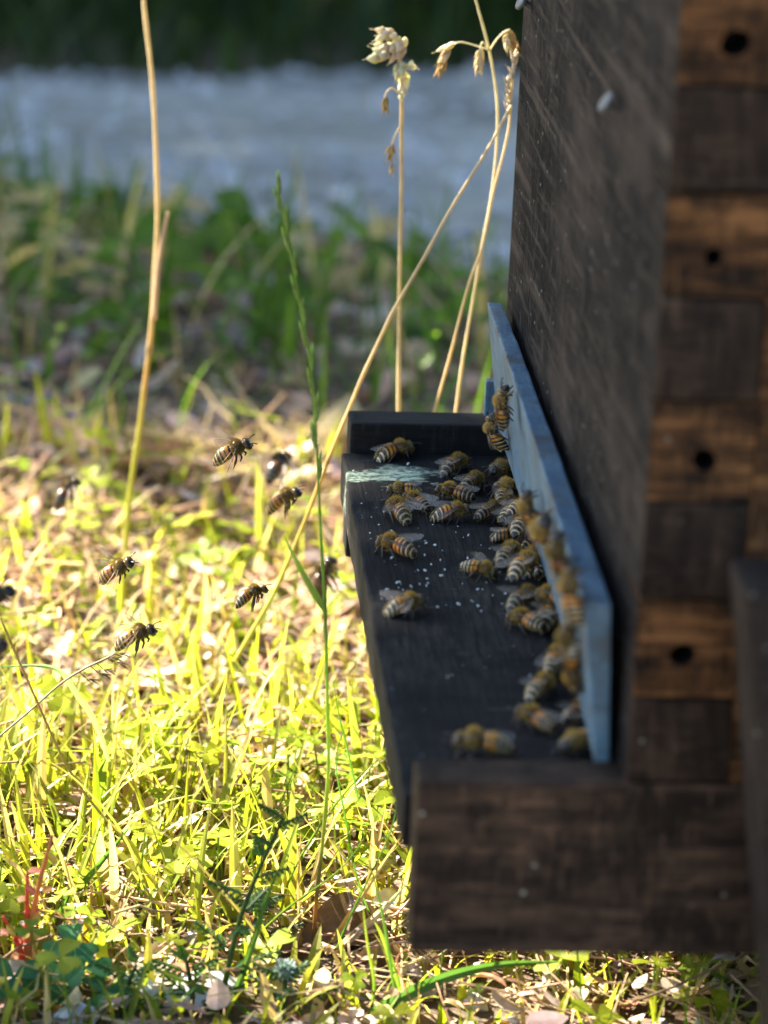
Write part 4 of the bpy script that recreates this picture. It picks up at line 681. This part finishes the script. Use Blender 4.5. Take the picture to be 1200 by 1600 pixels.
def bee_body(fly, curl, ph_=0.):
    m = MB(); nu = 16; xs = []
    for a, b in zip(RINGS, RINGS[1:]): xs += [lerp(a[0], b[0], k/2) for k in range(2)]
    xs.append(RINGS[-1][0]); sp = spline([(r[0], r[1], r[2]) for r in RINGS], 2)
    for q in sp:
        x, zc, r = q.x, q.y, max(.05, q.z)
        if x < -.5:
            ph = ((x+7.0) % 1.05)/1.05; r *= 1.03-.06*ph; zc += curl*(.5+x)**2*.025*-1
        ry, rz = (r, r*.93) if x < 3.6 else (r*1.12, r*1.0)
        for k in range(nu): a = 2*math.pi*k/nu; m.v.append((x, ry*math.cos(a), zc+rz*math.sin(a))); m.c.append((1, 1, 1))
    for i in range(len(sp)-1):
        for k in range(nu): m.f.append((i*nu+k, i*nu+(k+1) % nu, (i+1)*nu+(k+1) % nu, (i+1)*nu+k)); m.m.append(0)
    m.f.append(tuple(reversed(range(nu)))); m.m.append(0); q = (len(sp)-1)*nu; m.f.append(tuple(q+k for k in range(nu))); m.m.append(0)
    for s in (-1, 1):
        if not fly: legs = [[(2.6, 1.0, -.9), (3.3, 2.4, -.5), (4.2, 2.9, -2.3), (4.9, 3.1, -2.95)], [(1.6, 1.3, -1.1), (1.6, 3.1, -.3), (1.1, 3.9, -2.3), (.7, 4.4, -2.95)], [(.6, 1.2, -1.0), (-.7, 2.7, -.1), (-2.4, 3.3, -1.8), (-3.6, 3.5, -2.95)]]
        else: legs = [[(2.6, .9, -1.0), (3.1, 1.3, -1.9), (2.5, 1.2, -2.6), (2.3, 1.1, -2.9)], [(1.6, 1.0, -1.2), (1.5, 1.9, -2.2), (.7, 1.8, -3.2), (.3, 1.7, -3.7)], [(.6, 1.0, -1.0), (-.3, 1.7, -2.4), (-1.6, 1.5, -4.2), (-2.5, 1.3, -5.6)]]
        for li, lg in enumerate(legs):
            P = [Vector((x+(ph_*s*(1 if li % 2 else -1))*(k_/3.), y*s*(1-.12*abs(ph_)*(k_ > 1)), z)) for k_, (x, y, z) in enumerate(lg)]; m.tube([P[0], P[0].lerp(P[1], .5), P[1], P[1].lerp(P[2], .55), P[2], P[3]], lambda t, l=li: (.30 if t < .5 else (.42 if l == 2 and t < .75 else .24) if t < .85 else .14), 6, 1)
        m.tube([(5.1, .45*s, -.1), (5.6, .8*s, .55), (6.4, 1.35*s, .4), (7.4, 1.9*s, -.1)], lambda t: .15, 5, 1)
        m.tube([(5.3, .35*s, -1.0), (5.75, .25*s, -1.5)], .22, 5, 1)
    return m
def bee_hair(k=1.):
    m = MB(); r_ = random.Random(77)
    for i in range(2000):
        q = r_.random(); x = r_.uniform(.2, 3.4) if q < .55 else r_.uniform(3.8, 5.4) if q < .75 else r_.uniform(-2.0, -.4) if q < .85 else r_.uniform(-6.6, -2.0)
        _, zc, r = ring_at(x); a = r_.uniform(-.5, math.pi+.5) if r_.random() < .8 else r_.uniform(0, 6.28); n = Vector((r_.uniform(-.5, .2), math.cos(a), math.sin(a))).normalized(); p = Vector((x, r*math.cos(a)*.97, zc+r*math.sin(a)*.92)); ln = (1.05 if 0 < x < 3.6 else .7)*r_.uniform(.6, 1.1) if x > -.4 else r_.uniform(.3, .5)
        sd = n.orthogonal().normalized(); sd.rotate(Matrix.Rotation(r_.uniform(0, 6.28), 3, n)); w = .05
        m.add([p-sd*w, p+sd*w, p+n*ln+Vector((-.15, 0, -.05))], [(0, 1, 2)], 0, jc(tuple(q*k for q in ((.56, .37, .095) if x > -.4 else (.66, .50, .24))), r_, .25))
    return m
def wing(ln, w, hook=0.):
    m = MB(); top = [(0, .04), (.15, .10), (.4, .16), (.7, .17), (.9, .08), (1, -.10)]; bot = [(0, -.04), (.15, -.22), (.4, -.52), (.65, -.78), (.85, -.72), (1, -.10)]; n = len(top)
    for (u, a), (_, b) in zip(top, bot):
        for k in range(4): v = lerp(a, b, k/3); m.v.append((-u*ln, v*w, -.12*w*(v+.3)**2+.05*math.sin(u*3))); m.c.append((1, 1, 1))
    for i in range(n-1):
        for k in range(3): q = i*4+k; m.f.append((q, q+1, q+5, q+4)); m.m.append(0)
    m.tube([(-u*ln, a*w, .03) for u, a in top], lambda t: lerp(.13, .05, t), 4, 1)
    for vv in (-.12, -.3, -.5): m.tube([(-.12*ln, -.06*w, .03), (-.45*ln, vv*w*.8, .03), (-.8*ln, vv*w*1.15, 0)], .045, 3, 1)
    return m
def md(m, name, mats):
    o = m.build(name, mats, shade=True); d = o.data; COL.objects.unlink(o); bpy.data.objects.remove(o); return d
BODY = [md(bee_body(False, 0.), 'bee', [BEE, LEGM]), md(bee_body(False, 1.2, .9), 'bee', [BEE, LEGM]), md(bee_body(True, .8), 'bee', [BEE, LEGM]), md(bee_body(False, 2.0, -1.1), 'bee', [BEE, LEGM]), md(bee_body(False, -.8, .5), 'bee', [BEE, LEGM])]
HAIRD, FW, HW = [md(bee_hair(k), 'hair', HAIR) for k in (1., .6, .42, .2)], md(wing(8.8, 3.2), 'wing', [WING, VEIN]), md(wing(6.0, 2.6), 'wing', [WING, VEIN])  # the two darkest hair sets carry the backlit tone of flying bees
me_ = MB(); me_.blob((0, 0, 0), .95, .42, .75, None, 10, 8); EYED = md(me_, 'eye', EYE)
def child(name, data, parent, loc, rot=(0, 0, 0), sc=(1, 1, 1)):
    o = bpy.data.objects.new(name, data); COL.objects.link(o); o.parent = parent; o.location = Vector(loc)*S; o.rotation_euler = rot; o.scale = sc; return o
rb = random.Random(15)
def make_bee(pos, fwd, up, fly, spread, var, size, label, group):
    fwd = Vector(fwd).normalized(); up = Vector(up).normalized(); fwd = (fwd+up*(0 if fly else rb.uniform(-.10, .16))).normalized(); up = (up+Vector((rb.uniform(-.16, .16), rb.uniform(-.16, .16), 0))).normalized(); lf = up.cross(fwd).normalized(); up = fwd.cross(lf).normalized()
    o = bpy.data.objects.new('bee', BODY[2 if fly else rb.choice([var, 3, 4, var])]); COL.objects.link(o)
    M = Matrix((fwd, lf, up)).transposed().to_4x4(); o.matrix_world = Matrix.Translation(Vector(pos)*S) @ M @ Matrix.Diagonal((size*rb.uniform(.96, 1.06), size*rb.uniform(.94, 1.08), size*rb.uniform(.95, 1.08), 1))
    tag(o, label, 'bee', group); dk = (.16 if 'blurred' in label and 'slightly' not in label else rb.choice([.55, .42])) if fly else rb.choice([1.2, 1.05, .8, .5]); hu = rb.uniform(.78, 1.); o.color = (dk, dk*hu, dk*hu*.9, 1); child('hair', HAIRD[3 if dk < .2 else 2 if fly else 0 if dk > .6 else 1], o, (0, 0, 0))  # flying bees darkened in body and hair colour to look backlit, blurred ones most
    for s in (-1, 1):
        child('eye', EYED, o, (4.55, 1.35*s, -.3), (0, R(70), R(14*s)))
        yaw = -R(spread)*s
        if fly: rot, rot2 = (R(52)*s, R(6), -R(62)*s), (R(44)*s, R(4), -R(38)*s)
        else: lift_ = rb.uniform(-4, 22); rot, rot2 = (R(14)*s, R(-4+lift_*.5), yaw*rb.uniform(.7, 1.3)), (R(10)*s, R(-6+lift_*.4), yaw*.8)
        child('wing', FW, o, (1.9, 1.15*s, 1.75), rot, (1, s, 1)); child('wing', HW, o, (1.0, 1.2*s, 1.6), rot2, (1, s, 1))
    return o
rb = random.Random(15)
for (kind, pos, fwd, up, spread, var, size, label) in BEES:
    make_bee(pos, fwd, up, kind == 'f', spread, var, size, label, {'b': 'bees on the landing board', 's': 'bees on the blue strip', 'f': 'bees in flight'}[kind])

# wax crumbs on the board
m = MB(); r_ = random.Random(19)
for i in range(95):
    if r_.random() < .7: x, y = r_.uniform(-50, -12), r_.uniform(140, 225)
    else: x, y = r_.uniform(-51, -8), r_.uniform(22, 280)
    q = r_.choice([.2, .22, .28, .35, .5])*r_.uniform(.7, 1.2); m.blob((x, y, -9.7+q*.4), q*1.2, q*.9, q*.6, rvec(r_, 0), 6, 4, 0, (1, 1, 1), .2, r_)
tag(m.build('wax_crumbs', CRUMB), 'tiny white wax crumbs scattered on the black landing board', 'crumbs', kind='stuff')

# ------------------------------------------------------------------ trees that shade the place, and the wood behind the track
KX, KY = -SUN.x/SUN.z, -SUN.y/SUN.z          # shadow offset per unit height
def leafy_tree(name, base, trunk_top, rad, clusters, label, leafsize, per, seed, col, mt=FOLI, lying=.3, spread=.9):
    r_ = random.Random(seed); root = tag(empty(name, base), label, 'tree' if 'tree' in name else 'shrub'); B = Vector(base); Tt = Vector(trunk_top)
    m = MB(); m.tube(spline([B+Vector((0, 0, -60)), B.lerp(Tt, .4)+Vector((r_.uniform(-40, 40), r_.uniform(-40, 40), 0)), Tt], 6), lambda t: lerp(rad*1.25, rad*.7, t), 10)
    step = max(1, len(clusters)//14)
    for c in clusters[::step]:
        c = Vector(c); mid = Tt.lerp(c, .5)+Vector((0, 0, -.06*(c-Tt).length)); m.tube(spline([Tt+Vector((0, 0, -rad)), mid, c], 5), lambda t: lerp(rad*.42, rad*.08, t), 6)
    part(m, 'trunk', BARK, root)
    m = MB()
    for c in clusters:
        c = Vector(c)
        for k in range(per):
            p = c+Vector((r_.gauss(0, 1), r_.gauss(0, 1), r_.gauss(0, 1)))*leafsize*spread; ln = leafsize*r_.uniform(.7, 1.25); leaflet(m, p, ln, ln*.62, rvec(r_, lying), rvec(r_, 0), jc(col, r_, .35))
    part(m, 'crown', mt, root, False); return root
def lift(gx_, gy_, h): return (gx_-KX*(h+130), gy_-KY*(h+130), h)   # the point at height h whose shadow falls on (gx_, gy_)
r_ = random.Random(101); cl = []
SL = KY/KX
for i in range(640):                                          # near tree's crown, clusters placed so their shadows cover the hive, gap left of it
    x = r_.uniform(97, 620); y = r_.uniform(-130, 296)+SL*x
    cl.append(lift(x, y, r_.uniform(1700, 2500)))
for i in range(14):
    cl.append(lift(r_.uniform(-520, 60), r_.uniform(-420, 10), r_.uniform(1700, 2500)))
leafy_tree('shade_tree', gpos(-1950, 1500), (-1850, 1450, 1450), 70, cl, 'unseen young broadleaf tree, crown shaped to shade the hive from the left', 42, 13, 7, (.05, .10, .02), spread=.35)
cl = []
for i in range(2300):                                         # second tree's crown, clusters placed so their shadows cover weeds and track
    x, y = r_.uniform(-700, 1100), r_.uniform(725, 5600) if i % 5 > 1 else r_.uniform(700, 1500) if i % 5 else r_.uniform(1300, 2700)
    if -200 < x < 40 and abs(y-(1830-.10*x)) < 112: continue      # sun fleck on the track
    if r_.random() < .985: cl.append(lift(x, y, r_.uniform(2200, 3800)))
leafy_tree('shade_tree', gpos(-3300, 3600), (-3200, 3600, 2000), 150, cl, 'unseen large broadleaf tree, crown shaped to shade the track', 95, 8, 8, (.045, .09, .02), spread=.6)
r_ = random.Random(103)
SHR = [(-620, 3150), (-230, 3050), (120, 3200), (480, 3120), (860, 3250), (-420, 3700), (60, 3800), (560, 3850), (1000, 4000)]
SHL = ['low dark bush at the wood edge, far left', 'low dark bush at the wood edge, left of the tan stalk', 'low dark bush at the wood edge behind the green spike', 'low dark bush behind the drooping seed head', 'low dark bush hidden behind the hive', 'taller dark bush deep in the wood on the left', 'taller dark bush deep in the wood at centre', 'taller dark bush deep in the wood right of centre', 'taller dark bush deep in the wood behind the hive']
for i, ((x, y), lab) in enumerate(zip(SHR, SHL)):
    z = ter(x, y); hh = 420 if i < 5 else 900; cl = [(x+r_.gauss(0, 190), y+r_.gauss(0, 150), z+r_.uniform(30, hh)) for k in range(70)]
    rt = leafy_tree('bush', (x, y, z), (x, y, z+hh*.4), 18, cl, lab, 62, 8, 200+i, (.03, .055, .015)); rt['group'] = 'bushes at the wood edge'
for i, (x, y, lab) in enumerate(((-900, 5200, 'tall dark tree in the wood on the left'), (300, 5600, 'tall dark tree in the wood at centre'), (1500, 5300, 'tall dark tree in the wood behind the hive'))):
    z = ter(x, y); cl = [(x+r_.gauss(0, 800), y-600+r_.gauss(0, 700), z+r_.uniform(1500, 4200)) for k in range(230)]
    rt = leafy_tree('tree', (x, y, z), (x, y, z+1800), 130, cl, lab, 150, 8, 300+i, (.03, .055, .015)); rt['group'] = 'trees of the wood'
